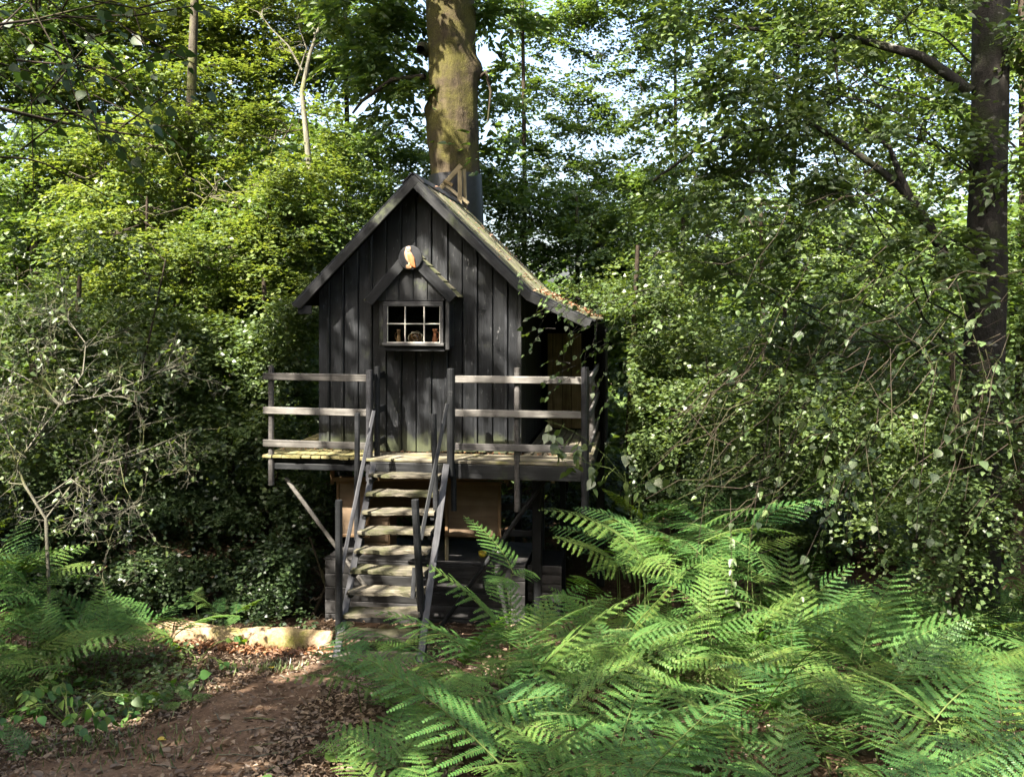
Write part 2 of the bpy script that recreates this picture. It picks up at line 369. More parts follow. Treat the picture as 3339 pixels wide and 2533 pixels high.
LF = {}
LF['beech'] = leafmat('beech_leaves', [(0.048, 0.084, 0.018), (0.10, 0.145, 0.030), (0.165, 0.195, 0.048)], 0.40, 0.05, 0.5)
LF['oak'] = leafmat('oak_leaves', [(0.036, 0.075, 0.018), (0.072, 0.122, 0.026), (0.12, 0.165, 0.038)], 0.40, 0.05, 0.5)
LF['dark'] = leafmat('holly_leaves', [(0.018, 0.038, 0.013), (0.034, 0.062, 0.02), (0.065, 0.092, 0.032)], 0.22, 0.06, 0.42)
LF['hazel'] = leafmat('hazel_leaves', [(0.036, 0.068, 0.019), (0.068, 0.108, 0.028), (0.12, 0.158, 0.046)], 0.36, 0.05, 0.5)
LF['birch'] = leafmat('birch_leaves', [(0.042, 0.078, 0.022), (0.068, 0.110, 0.030), (0.11, 0.15, 0.044)], 0.34, 0.04, 0.5)
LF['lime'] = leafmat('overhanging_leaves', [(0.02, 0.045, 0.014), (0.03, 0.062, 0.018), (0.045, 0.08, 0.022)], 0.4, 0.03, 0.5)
LF['fern'] = leafmat('bracken_leaves', [(0.038, 0.108, 0.031), (0.056, 0.142, 0.035), (0.086, 0.170, 0.035), (0.14, 0.187, 0.038)], 0.40, 0.025, 0.5, (1.9, 1.8, 0.5), objw=.6)
LF['fernbrown'] = leafmat('withered_bracken', [(0.16, 0.075, 0.025), (0.26, 0.14, 0.05), (0.30, 0.20, 0.06)], 0.25, 0.02, 0.6, (1.4, 1.1, 0.6), objw=.4)
LF['yellow'] = leafmat('yellow_leaves', [(0.45, 0.33, 0.04), (0.55, 0.42, 0.08)], 0.3, 0.08)
LF['litter'] = leafmat('dead_leaves', [(0.05, 0.032, 0.02), (0.11, 0.07, 0.043), (0.17, 0.115, 0.072), (0.32, 0.235, 0.15)], 0.15, 0.05, 0.6, (1.3, 1.0, .7))
LF['rust'] = leafmat('rusty_leaves', [(0.09, 0.034, 0.013), (0.18, 0.075, 0.028), (0.30, 0.17, 0.075)], 0.15, 0.05, 0.6, (1.3, 1.0, .7))
LF['grass'] = leafmat('grass_blades', [(0.05, 0.09, 0.02), (0.09, 0.13, 0.035), (0.14, 0.17, 0.06)], 0.3, 0.06)
BK = {}
BK['moss'] = bark('mossy_bark', (0.025, 0.019, 0.012), (0.085, 0.065, 0.04), moss=(0.085, 0.076, 0.022), moss_lo=0.49, scale=9, bump=1.0)
BK['birch'] = bark('birch_bark', (0.012, 0.0105, 0.009), (0.042, 0.038, 0.033), moss=(0.03, 0.036, 0.016), moss_lo=0.56, scale=10, bump=0.9, patch=(0.16, 0.155, 0.14))
BK['dark'] = bark('dark_bark', (0.016, 0.012, 0.009), (0.06, 0.046, 0.034), moss=(0.05, 0.055, 0.02), moss_lo=0.58, scale=10, bump=0.6)
BK['grey'] = bark('grey_bark', (0.035, 0.03, 0.023), (0.12, 0.105, 0.08), moss=(0.11, 0.12, 0.04), moss_lo=0.55, scale=12, bump=0.5)
BK['dead'] = bark('dead_twig_bark', (0.06, 0.056, 0.044), (0.19, 0.18, 0.14), moss=(0.16, 0.17, 0.05), moss_lo=0.6, scale=14, bump=0.4)
BK['log'] = bark('log_bark', (0.16, 0.10, 0.06), (0.42, 0.31, 0.20), moss=(0.13, 0.125, 0.03), moss_lo=0.53, scale=10, bump=0.8, zs=1)
BK['stem'] = bark('fern_stem', (0.05, 0.075, 0.02), (0.10, 0.13, 0.04), scale=30, bump=0.1)

# ------------------------------------------------------------------ where the sun comes through the canopy
LIT = []
def lit(u, v, D, r): LIT.append((W(u, v, D), r))
for a in [(640, 2075, 9.8, .35), (740, 2070, 9.7, .55), (860, 2070, 9.7, .75), (980, 2075, 9.7, .7), (780, 2110, 9.4, .5), (900, 2105, 9.4, .6), (480, 2030, 9.5, .25), (720, 2000, 9.8, .25), (900, 2230, 8.6, .16), (1010, 2180, 9.0, .15),
          (1090, 1350, 11.4, 0.233), (1120, 1190, 11.4, 0.198), (1165, 1060, 11.4, 0.151), (1290, 1350, 11.4, 0.186), (1330, 1430, 11.4, 0.233), (1420, 1400, 11.4, 0.164), (1075, 1450, 11.4, 0.164), (1060, 1120, 11.4, 0.116),
          (1500, 1300, 11.2, 0.233), (1555, 1400, 11.2, 0.233), (1480, 1410, 11.2, 0.140), (1440, 740, 11.4, 0.151), (1500, 850, 11.4, 0.186), (1440, 900, 11.4, 0.116), (1575, 920, 11.4, 0.140), (1500, 1000, 11.3, 0.140), (1330, 960, 11.1, 0.140), (1360, 1060, 11, 0.233), (1455, 1080, 11, 0.140), (1300, 1100, 11, 0.116),
          (1050, 930, 11.3, 0.209), (1250, 740, 11.3, 0.116), (1640, 1080, 11.3, 0.116), (1170, 830, 11.3, 0.093),
          (1480, 680, 12.6, .35), (1560, 760, 12.5, .45), (1640, 850, 12.4, .45), (1720, 930, 12.3, .45), (1820, 1000, 12.2, .45), (1920, 1040, 12.4, .4),
          (930, 1470, 11.2, .36), (1030, 1460, 11.3, .36), (1250, 1485, 11, .3), (1350, 1490, 11, .3), (1500, 1480, 11, .25), (1650, 1485, 10.9, .2), (1850, 1490, 10.8, .28), (1760, 1470, 11.2, .2),
          (930, 1340, 11.0, .22), (1000, 1420, 11.0, .25), (900, 1215, 11, .15), (1060, 1340, 11, .2), (1560, 1225, 10.7, .2), (1720, 1220, 10.7, .22), (1830, 1220, 10.7, .12),
          (1280, 1520, 10.8, .2), (1380, 1520, 10.8, .14), (1130, 1740, 11, .17), (1250, 1670, 11, .17), (1260, 1720, 11.2, .15), (1300, 1850, 10.9, .24), (1250, 1890, 10.8, .22), (1140, 1850, 10.9, .15), (1370, 1850, 10.9, .13), (1290, 2060, 10.3, .18),
          (1190, 1640, 10.3, .12), (1160, 1800, 10, .12), (1400, 1930, 9.7, .14), (1280, 1560, 10.5, .12), (1350, 1610, 10.4, .1),
          (1425, 470, 13.9, .16), (1440, 540, 13.9, .2), (1430, 20, 13.9, .2), (1480, 600, 13.4, .16),
          (2080, 1740, 8.7, 0.507), (2200, 1780, 8.4, 0.609), (2300, 1850, 8.0, 0.609), (2380, 1900, 7.7, 0.522), (2340, 1680, 8.8, 0.435), (2150, 2000, 7.2, 0.435), (2000, 1960, 7.6, 0.406), (2420, 2180, 6.2, 0.319), (2560, 2150, 6.2, 0.232), (2180, 2120, 6.7, 0.319), (2700, 1890, 8, 0.261), (3200, 2030, 7.2, 0.493), (3080, 2050, 7.4, 0.348), (1560, 2000, 8.6, 0.261), (1480, 2070, 8.4, 0.232), (1950, 2330, 5.6, 0.232), (2450, 2050, 6.8, 0.290), (2700, 2300, 5.4, .25), (2900, 2150, 5.8, .28), (1750, 2250, 6.0, .25), (1850, 2100, 6.8, .3), (1650, 2400, 5.4, .2), (3050, 2350, 5.2, .22), (2350, 2400, 5.2, .25), (2550, 1980, 7.0, .35), (2250, 1920, 7.4, .4), (2100, 2250, 6.0, .25), (1700, 2080, 7.6, .25), (2250, 2250, 6.0, 0.261),
          (150, 1330, 8.8, .55), (300, 1250, 8.9, .45), (220, 1420, 8.8, .5), (420, 1280, 9.0, .4), (90, 1180, 9, .35), (200, 1060, 9.2, .3), (430, 1480, 9.2, .3), (80, 1450, 8.8, .4), (130, 1620, 8.6, .3), (600, 1230, 9.6, .3), (300, 1560, 9, .3),
          (450, 520, 15.5, 1.2), (620, 680, 15, 1.5), (850, 620, 15.5, 1.4), (1020, 560, 15.5, 1.2), (300, 720, 14.5, 1.1), (1000, 300, 17, 1.4), (850, 250, 17, 1.4), (700, 120, 17, 1.3), (1060, 760, 14.5, .9), (480, 880, 14, .9), (780, 880, 14.3, .9), (250, 480, 15, 1.0), (200, 250, 16, .9), (920, 80, 17, .9),
          (700, 1020, 13.8, .7), (900, 1180, 13.5, .6), (960, 1360, 13.3, .5), (620, 1780, 13.5, .25), (720, 1800, 13, .2),
          (1700, 700, 15, .6), (1900, 800, 14.5, .8), (2050, 880, 14, .9), (1850, 1100, 13.5, .5), (2060, 1050, 13.2, .7), (2250, 960, 13, .6), (2000, 1250, 12.5, .6), (2100, 1380, 12, .6), (1980, 1450, 11.6, .5), (2300, 1500, 11, .5), (1750, 1600, 13.5, .4), (1950, 1680, 13, .35), (1180, 560, 17, .5), (1850, 350, 17, .9),
          (2600, 1360, 9.8, .35), (2750, 1300, 9.6, .35), (2900, 1400, 8.8, .35), (3050, 1300, 8.6, .3), (2450, 1430, 10, .35), (2700, 1480, 9.2, .3), (2300, 1250, 11, .4), (2650, 1640, 9.6, .3), (3000, 1700, 9.4, .3), (2750, 1760, 9, .25),
          (2650, 100, 9.8, .35), (2850, 160, 9.6, .3), (2350, 330, 10, .4), (2500, 520, 10.5, .4)]:
    lit(*a)
for Y in ():
    pass
# break the big openings in the far canopy into several smaller ones
_L = []
for q, r in LIT:
    if r >= .8:
        for _ in range(3): _L.append((q + rng.normal(0, .5*r, 3), r*rng.uniform(.5, .8)))
    else: _L.append((q, r))
LIT = _L
LQ = np.array([q for q, r in LIT]); LR = np.array([r for q, r in LIT])
def keep_mask(P, tmin=1.6, soft=0.10):
    keep = np.ones(len(P), bool)
    for q, r in zip(LQ, LR):
        v = P - q; t = v @ SUN
        perp2 = (v * v).sum(1) - t * t
        rr = r + soft * rng.standard_normal(len(P)) * 0.6
        keep &= ~((t > max(tmin, 1.5 * r)) & (perp2 < rr * rr))
    return keep

# ------------------------------------------------------------------ foliage
def leaves_arrays(P, Dr, Nn, L, wr, hexa=False, fold=0.16, droop=0.0):
    """leaf blades: P base (n,3), Dr axis, Nn normal, L length, wr half width ratio"""
    n = len(P); Dr = nrm(Dr); Sd = nrm(np.cross(Dr, Nn)); Nu = np.cross(Sd, Dr)
    L = L[:, None]; w = (wr * np.ones(n))[:, None]
    if not hexa:
        a = P; b = P + Dr * L * .45 + Sd * L * w + Nu * L * fold; c = P + Dr * L - Nu * L * droop; d = P + Dr * L * .45 - Sd * L * w + Nu * L * fold
        V = np.stack([a, b, c, d], 1).reshape(-1, 3)
        F = np.arange(n * 4).reshape(n, 4)
        return V, F
    v0 = P; v1 = P + Dr * L * .22 + Sd * L * w * .95 + Nu * L * fold; v2 = P + Dr * L * .60 + Sd * L * w * .72 + Nu * L * fold * .6
    v3 = P + Dr * L - Nu * L * (droop + .08); v4 = P + Dr * L * .60 - Sd * L * w * .72 + Nu * L * fold * .6; v5 = P + Dr * L * .22 - Sd * L * w * .95 + Nu * L * fold
    V = np.stack([v0, v1, v2, v3, v4, v5], 1).reshape(-1, 3)
    i = np.arange(n)[:, None] * 6
    F = np.concatenate([i + np.array([[0, 1, 2, 3]]), i + np.array([[0, 3, 4, 5]])], 0)
    return V, F
def spray_leaves(O, Dd, sl, k, lsize, tilt=0.5, spread=0.9, droop=0.25, lsv=0.3):
    """k leaves along each spray; returns base, dir, normal, length, twig end"""
    n = len(O)
    t = (np.arange(k)[None, :] + rng.uniform(0, 1, (n, k))) / k
    side = np.where(np.arange(k)[None, :] % 2 == 0, 1.0, -1.0) * np.ones((n, 1))
    Dd = nrm(Dd); up = np.array([0, 0, 1.0])
    Sd = nrm(np.cross(Dd, up))
    P = O[:, None, :] + Dd[:, None, :] * (sl[:, None] * t)[:, :, None]
    P[:, :, 2] -= droop * sl[:, None] * t ** 2
    P += rng.normal(0, 0.015, P.shape)
    ang = spread * (1 - 0.55 * t) * side + rng.normal(0, .3, (n, k))
    Dl = Dd[:, None, :] * np.cos(ang)[:, :, None] + Sd[:, None, :] * np.sin(ang)[:, :, None]
    Dl[:, :, 2] -= rng.uniform(0.0, 0.5, (n, k)) * tilt * 1.2
    Nn = up[None, None, :] + rng.normal(0, tilt, (n, k, 3))
    Ls = lsize * (1 + lsv * rng.uniform(-1, 1, (n, k)))
    return P.reshape(-1, 3), Dl.reshape(-1, 3), Nn.reshape(-1, 3), Ls.reshape(-1)
def clump_points(c, r, n, shell=0.45):
    d = nrm(rng.standard_normal((n, 3)))
    rad = rng.uniform(shell ** 3, 1, n) ** (1 / 3)
    return np.asarray(c) + d * rad[:, None] * np.asarray(r), d
def in_house(P):
    x, y, z = P[:, 0], P[:, 1], P[:, 2]
    rz = 4.95 - np.where(x < 0, -x * 1.02, x * .98)
    return ((x > np.where(z < 1.5, -1.42, -2.1)) & (x < 2.75) & (y > -0.8) & (y < 2.9) & (z > -1) & (z < np.maximum(rz + .25, 3.6))) | \
           ((x > -.95) & (x < .6) & (y > -2.8) & (y < -.5) & (z < 3.2))
def crown_arrays(clumps, density, k, sl, lsize, wr=0.3, hexa=False, tilt=0.5, droop=0.25, cull=True, sub=5, shell=0.4, spread=.9, flat=1.0):
    Vs = []; Fs = []; off = 0; twigs = []
    for (c, r) in clumps:
        r = np.asarray(r, float) * np.ones(3)
        nsp = max(3, int(density * (r[0] * r[1] * r[2]) ** (2 / 3)))
        # sub-clusters make light and dark clumps with gaps between
        ns = max(3, int(sub * (r[0] * r[1] * r[2]) ** (1 / 3) * 2.2))
        sc, sd = clump_points(c, r * .9, ns, shell)
        pick = rng.integers(0, ns, nsp)
        srad = 0.34 * r[None, :] * rng.uniform(.6, 1.2, (ns, 1)) * np.array([1 / flat**.4, 1 / flat**.4, flat])
        q = rng.standard_normal((nsp, 3)); q = nrm(q) * rng.uniform(0, 1, (nsp, 1)) ** .5
        O = sc[pick] + q * srad[pick]
        out = O - np.asarray(c)
        out[:, 2] *= 0.35
        Dd = nrm(out + rng.normal(0, .35, out.shape) * r[0]); Dd[:, 2] = Dd[:, 2] * .5 - 0.08
        P, Dl, Nn, Ls = spray_leaves(O, Dd, sl * rng.uniform(.6, 1.3, nsp), k, lsize, tilt, spread, droop)
        kp = ~in_house(P)
        if cull: kp &= keep_mask(P)
        P, Dl, Nn, Ls = P[kp], Dl[kp], Nn[kp], Ls[kp]
        if len(P) == 0: continue
        V, F = leaves_arrays(P, Dl, Nn, Ls, wr, hexa)
        Vs.append(V); Fs.append(F + off); off += len(V)
        for j in range(ns): twigs.append((c, sc[j]))
    if not Vs: return np.zeros((0, 3)), np.zeros((0, 4), int), twigs
    return np.concatenate(Vs), np.concatenate(Fs), twigs
def curve_pts(a, b, n=5, sag=0.0, wob=0.05):
    t = np.linspace(0, 1, n)[:, None]; L = np.linalg.norm(np.asarray(b) - np.asarray(a))
    P = np.asarray(a) * (1 - t) + np.asarray(b) * t
    P[1:-1] += rng.normal(0, wob * L, (n - 2, 3))
    P[:, 2] += sag * L * np.sin(np.pi * t[:, 0])
    return P
def limbs_mesh(name, trunkP, trunkR, branches, mat, n=10, lump=0.05):
    Vs, Fs = [], []; off = 0
    V, F = tube_arrays(trunkP, trunkR, n, 0, lump); Vs.append(V); Fs.append(F); off += len(V)
    for P, R, k in branches:
        V, F = tube_arrays(P, R, k, off); Vs.append(V); Fs.append(F); off += len(V)
    return fast_mesh(name, np.concatenate(Vs), np.concatenate(Fs), mat, smooth=True)
NTRI = [0]
def make_tree(name, label, cat, base, trunk, r0, r1, clumps, leaf, barkm, group=None, density=60, k=8, sl=.5, lsize=.09, wr=.3, hexa=False, tilt=.5, droop=.25,
              extra=(), twig_r=.012, lump=.05, cull=True, nring=10, sub=5, branch_r=.35, twigfrac=.6, shell=.4, flat=1.0):
    """trunk: list of points from the ground up"""
    base = np.asarray(base, float)
    root = empty(name, base, label, cat, group)
    tp = np.asarray(trunk, float); nn = max(6, len(tp) * 3)
    s = np.linspace(0, len(tp) - 1, nn)
    P = np.stack([np.interp(s, np.arange(len(tp)), tp[:, i]) for i in range(3)], 1)
    R = np.linspace(r0, r1, nn); R[0] *= 1.25
    V, F, tw = crown_arrays(clumps, density, k, sl, lsize, wr, hexa, tilt, droop, cull, sub, shell, flat=flat)
    br = list(extra)
    for c, r in clumps:
        c = np.asarray(c, float)
        d = np.linalg.norm(P[:, :2] - c[:2], axis=1)
        j = np.argmin(np.abs(P[:, 2] - (c[2] - 0.55 * d - .2)))
        rb = min(R[j] * .6, max(.006, branch_r * R[j] * (0.4 + np.mean(r) / 3)))
        if np.linalg.norm(P[j] - c) > .15: br.append((curve_pts(P[j], c, 6, .06, .04), np.linspace(rb, rb * .35, 6), 6))
    for c, q in tw:
        if rng.random() < twigfrac: br.append((curve_pts(c, q, 5, .03, .10), np.linspace(twig_r, twig_r * .35, 5), 4))
    tm = limbs_mesh('trunk', P, R, br, barkm, nring, lump)
    link('trunk', tm, root)
    if len(V):
        link('crown', fast_mesh('crown', V, F, leaf), root)['kind'] = 'stuff'
    NTRI[0] += len(F) * 2
    return root

# ================================================================== THE GROUND
def soil_mat():
    m, N, L, b = newmat('woodland_soil')
    g = N.new('ShaderNodeNewGeometry')
    n1 = N.new('ShaderNodeTexNoise'); n1.inputs['Scale'].default_value = 14; n1.inputs['Detail'].default_value = 9; n1.inputs['Roughness'].default_value = .75; L.new(g.outputs['Position'], n1.inputs[0])
    n2 = N.new('ShaderNodeTexVoronoi'); n2.inputs['Scale'].default_value = 28; L.new(g.outputs['Position'], n2.inputs[0])
    r = ramp(N, [(0.3, (0.022, 0.014, 0.009)), (0.55, (0.06, 0.038, 0.024)), (0.75, (0.12, 0.08, 0.052))]); L.new(n1.outputs[0], r.inputs[0])
    mc = N.new('ShaderNodeMix'); mc.data_type = 'RGBA'; mc.inputs[0].default_value = .4; L.new(r.outputs[0], mc.inputs[6])
    r2 = ramp(N, [(0.0, (0.13, 0.08, 0.045)), (0.5, (0.05, 0.03, 0.018))]); L.new(n2.outputs['Distance'], r2.inputs[0]); L.new(r2.outputs[0], mc.inputs[7])
    L.new(mc.outputs[2], b.inputs['Base Color']); b.inputs['Roughness'].default_value = .95; b.inputs['Specular IOR Level'].default_value = .1
    bp = N.new('ShaderNodeBump'); bp.inputs['Strength'].default_value = .8; bp.inputs['Distance'].default_value = .04; L.new(n1.outputs[0], bp.inputs['Height']); L.new(bp.outputs[0], b.inputs['Normal'])
    return m
def path_mat():
    m, N, L, b = newmat('trodden_earth')
    g = N.new('ShaderNodeNewGeometry')
    n1 = N.new('ShaderNodeTexNoise'); n1.inputs['Scale'].default_value = 22; n1.inputs['Detail'].default_value = 9; n1.inputs['Roughness'].default_value = .75; L.new(g.outputs['Position'], n1.inputs[0])
    n2 = N.new('ShaderNodeTexNoise'); n2.inputs['Scale'].default_value = 2.2; n2.inputs['Detail'].default_value = 4; L.new(g.outputs['Position'], n2.inputs[0])
    ad = N.new('ShaderNodeMath'); ad.operation = 'MULTIPLY_ADD'; ad.inputs[1].default_value = .5; L.new(n2.outputs[0], ad.inputs[0])
    h = N.new('ShaderNodeMath'); h.operation = 'MULTIPLY'; h.inputs[1].default_value = .6; L.new(n1.outputs[0], h.inputs[0]); L.new(h.outputs[0], ad.inputs[2])
    r = ramp(N, [(0.36, (0.058, 0.036, 0.024)), (0.55, (0.135, 0.085, 0.056)), (0.72, (0.23, 0.155, 0.105))]); L.new(ad.outputs[0], r.inputs[0])
    L.new(r.outputs[0], b.inputs['Base Color']); b.inputs['Roughness'].default_value = .95; b.inputs['Specular IOR Level'].default_value = .1
    bp = N.new('ShaderNodeBump'); bp.inputs['Strength'].default_value = .9; bp.inputs['Distance'].default_value = .025; L.new(n1.outputs[0], bp.inputs['Height']); L.new(bp.outputs[0], b.inputs['Normal'])
    return m
M['soil'] = soil_mat(); M['path'] = path_mat()
def grid_mesh(name, xs, ys, dz, mat):
    X, Y = np.meshgrid(xs, ys, indexing='ij'); Z = ground_z(X, Y) + dz
    V = np.stack([X, Y, Z], -1).reshape(-1, 3); nx, ny = len(xs), len(ys)
    i = (np.arange(nx - 1)[:, None] * ny + np.arange(ny - 1)[None, :]).ravel()
    return fast_mesh(name, V, np.stack([i, i + ny, i + ny + 1, i + 1], 1), mat, smooth=True)
xs = np.concatenate([np.linspace(-90, -13, 12), np.arange(-12, 12.01, .3), np.linspace(13, 90, 12)])
ys = np.concatenate([np.linspace(-60, -15, 10), np.arange(-14, 8.01, .3), np.linspace(9, 130, 20)])
tag(link('ground', grid_mesh('ground', xs, ys, 0, M['soil'])), 'brown woodland floor sloping down towards the treehouse', 'ground', kind='structure')
# trodden path: ribbon from the stair foot to the lower left corner
pc = [(1060, 2170, 9.0, .62), (980, 2230, 8.5, .75), (860, 2330, 7.7, .95), (660, 2440, 6.7, 1.3), (420, 2560, 5.8, 1.7), (200, 2700, 4.9, 1.9), (50, 2900, 4.0, 2.0)]
pcen = [W(u, v, D) for u, v, D, w in pc]; pw = [w for *_, w in pc]
s = np.linspace(0, len(pc) - 1, 60)
px = np.interp(s, range(len(pc)), [p[0] for p in pcen]); py = np.interp(s, range(len(pc)), [p[1] for p in pcen]); pwid = np.interp(s, range(len(pc)), pw)
V = []; nc = 13
tx = np.gradient(px); ty = np.gradient(py)
for i in range(60):
    nx_, ny_ = -ty[i], tx[i]; l = math.hypot(nx_, ny_); nx_ /= l; ny_ /= l
    for j in range(nc):
        f = (j / (nc - 1) - .5) * 2
        ww = pwid[i] / 2 * (1 + .12 * math.sin(i * .7 + (2 if f > 0 else 0)) + .06 * math.sin(i * 1.9))
        x = px[i] + nx_ * f * ww; y = py[i] + ny_ * f * ww
        V.append((x, y, float(ground_z(x, y)) + .012 - .022 * abs(f) ** 6))
F = [(i*nc + j, i*nc + j + 1, (i+1)*nc + j + 1, (i+1)*nc + j) for i in range(59) for j in range(nc - 1)]
tag(link('path', mesh('path', V, F, M['path'], True)), 'trodden brown earth path leading to the stair foot', 'path', kind='structure')
def path_dist(x, y):
    d = np.full(len(x), 1e9); w = np.zeros(len(x))
    for i in range(60):
        dd = np.hypot(x - px[i], y - py[i]); m_ = dd < d
        d[m_] = dd[m_]; w[m_] = pwid[i]
    return d, w / 2

# ================================================================== THE TREEHOUSE
ZD = CAM[2] - 1.82                                   # deck top
house = empty('treehouse', (0, 1.2, -0.35), 'small black stained plank treehouse on posts with gable roof, deck and steep stairs', 'treehouse')
YF = -0.30                                            # plane of the front roof edge
ap = A(1347, 574, YF); el = A(963, 985, YF); kk = A(1728, 950, YF); pe = A(1935, 1046, YF)
YB = 2.65
wl_x = A(1040, 1200, 0)[0]; wr_x = A(1690, 1200, 0)[0]
def roof_z(x):                                       # underside of the roof covering
    if x <= ap[0]: return ap[2] + (x - ap[0]) * (ap[2] - el[2]) / (ap[0] - el[0])
    if x <= kk[0]: return ap[2] + (x - ap[0]) * (kk[2] - ap[2]) / (kk[0] - ap[0])
    return kk[2] + (x - kk[0]) * (pe[2] - kk[2]) / (pe[0] - kk[0])
def soffit(x): return roof_z(x) - .07
# front wall
fw = prism('front_wall', house, [(wl_x + .01, ZD - .25), (wr_x - .01, ZD - .25), (wr_x - .01, soffit(wr_x)), (ap[0], soffit(ap[0])), (wl_x + .01, soffit(wl_x))], 0.03, 0.06, M['dark'])
bu = [1038, 1077, 1122.6, 1169, 1215.6, 1261, 1310, 1357.6, 1408.6, 1461.6, 1508, 1558, 1607, 1656.6, 1691]
bxs = [A(u, 1200, 0)[0] for u in bu]
for i in range(14):
    x0, x1 = bxs[i] + .006, bxs[i+1] - .006
    pr = (.000, .007, .003)[i % 3]
    xm = (x0 + x1) / 2
    if x0 < ap[0] < x1: zt = min(soffit(x0), soffit(x1)); e = (0, 0)
    else: zt = soffit(xm); e = (soffit(x0) - zt, soffit(x1) - zt)
    # width axis points to -x when length is up and face to -y, so swap
    plank('plank', fw, (xm, 0.012 - pr, ZD + .005 + random.uniform(-.01, .006)), (xm, 0.012 - pr, zt), x1 - x0, .03, (1, 0, 0), M['wall'], e1=e, nseg=3)
# thin cover strips beside some boards
for i in (1, 2, 4, 6, 8, 9, 11, 13):
    x = bxs[i] - .026
    plank('cover_strip', fw, (x, -.012, ZD + .02), (x, -.012, soffit(x) - .02), .034, .014, (1, 0, 0), M['wall'], nseg=2)
# side and rear walls, floor
lw = box('side_wall', house, (wl_x, .07, ZD - .2), (wl_x + .03, YB - .15, soffit(wl_x) - .02), M['dark'])
for i in range(13):
    y0 = .06 + i * .19; plank('plank', lw, (wl_x - .012, y0 + .095, ZD - .2), (wl_x - .012, y0 + .095, soffit(wl_x - .03) - .01), .18, .024, (0, 1, 0), M['black'])
rw = box('side_wall', house, (wr_x - .03, .07, ZD - .2), (wr_x, YB - .15, soffit(wr_x) - .02), M['dark'])
for i in range(13):
    y0 = .06 + i * .19; plank('plank', rw, (wr_x + .012, y0 + .095, ZD + .002), (wr_x + .012, y0 + .095, soffit(wr_x + .03) - .01), .18, .024, (0, 1, 0), M['black2'])
plank('corner_post', house, (wr_x + .02, -.02, ZD), (wr_x + .02, -.02, soffit(wr_x) - .005), .05, .05, (1, 0, 0), M['black'])
back = prism('rear_wall', house, [(wl_x, ZD - .2), (2.2, ZD - .2), (2.2, soffit(2.2) - .02), (kk[0], soffit(kk[0])), (ap[0], soffit(ap[0])), (wl_x, soffit(wl_x))], YB - .14, YB - .10, M['dark'])
# porch: plank door at its back
dz0 = ZD + .01; du = [1785, 1803, 1834, 1864, 1896]
door = box('door', house, (A(1785, 1200, YB - .2)[0], YB - .19, dz0), (A(1898, 1200, YB - .2)[0], YB - .165, dz0 + 1.45), M['dark'])
for i in range(4):
    x0 = A(du[i], 1200, YB - .2)[0] + .004; x1 = A(du[i+1], 1200, YB - .2)[0] - .004
    plank('plank', door, ((x0+x1)/2, YB - .205, dz0), ((x0+x1)/2, YB - .205, dz0 + 1.45), x1 - x0, .028, (1, 0, 0), M['door'])
plank('corner_post', house, (2.30, YB - .30, -.5), (2.30, YB - .30, soffit(2.3) - .01), .12, .12, (1, 0, 0), M['black2'])
pl = box('porch_wall', house, (2.36, YB - .9, ZD - .1), (2.385, YB - .24, soffit(2.38) - .02), M['dark'])
for i in range(4): plank('plank', pl, (2.40, YB - .83 + i * .165, ZD - .1), (2.40, YB - .83 + i * .165, soffit(2.41) - .03), .155, .024, (0, 1, 0), M['black2'])
# roof
roof = prism('roof', house, [(el[0] - .0, el[2] - .05), (ap[0], ap[2] - .06), (kk[0], kk[2] - .05), (pe[0] - .02, pe[2] - .05), (pe[0] - .02, pe[2] - .02), (kk[0], kk[2] - .02), (ap[0], ap[2] - .02), (el[0], el[2] - .02)], YF + .05, YB, M['dark'])
nb = 20; bw = (YB - YF - .06) / nb
for i in range(nb):
    y = YF + .04 + (i + .5) * bw
    for (p, q, nm) in ((ap, el, 0), (ap, kk, 1), (kk, pe, 1)):
        lift = .006 + (.012 if i % 2 else 0) + random.uniform(0, .006)
        n = np.array([-(q[2] - p[2]), 0, q[0] - p[0]]); n = nrm(n); n = n if n[2] > 0 else -n
        a = np.array([p[0], y, p[2]]) + n * lift; b = np.array([q[0], y, q[2]]) + n * lift
        b = b + nrm(b - a) * random.uniform(-.01, .03) * (0 if q is kk else 1)
        plank('roof_board', roof, a, b, bw * .93, .02, (0, 1, 0), M['roof'], nseg=4, rough=.003)
def slope_board(name, p, q, off_in, w, t, y, mat, ext0=0, ext1=0, e0=(0, 0), e1=(0, 0)):
    p = np.array([p[0], y, p[2]]); q = np.array([q[0], y, q[2]])
    d = nrm(q - p); n = np.array([-d[2], 0, d[0]]); n = n if n[2] > 0 else -n
    return plank(name, house, p - n * off_in - d * ext0, q - n * off_in + d * ext1, w, t, n, mat, e0=e0, e1=e1, nseg=4)
slope_board('bargeboard', ap, el, .056, .105, .03, YF, M['black'], 0, .03, e1=(-.02, .04))
slope_board('bargeboard', ap, kk, .056, .105, .03, YF + .003, M['black'], 0, .05)
slope_board('bargeboard', kk, pe, .060, .115, .03, YF - .004, M['black'], .0, -.02)
slope_board('edge_strip', ap, el, -.008, .03, .05, YF + .02, M['black2'], 0, .05)
slope_board('edge_strip', ap, kk, -.008, .03, .05, YF + .024, M['black2'], 0, .02)
slope_board('edge_strip', kk, pe, -.008, .03, .05, YF + .02, M['black2'], 0, .02)
for sgn in (-1, 1):
    q = el if sgn < 0 else kk
    d = nrm(np.array([q[0] - ap[0], 0, q[2] - ap[2]])); n = np.array([abs(d[2]), 0, 0]) * sgn + np.array([0, 0, abs(d[0])])
    c = np.array([ap[0], 0, ap[2]]) + d * .075 + n * .035
    plank('ridge_cap', house, (c[0], YF - .015, c[2] + .005), (c[0], YB + .02, c[2] + .005), .19, .014, d, M['tar'])
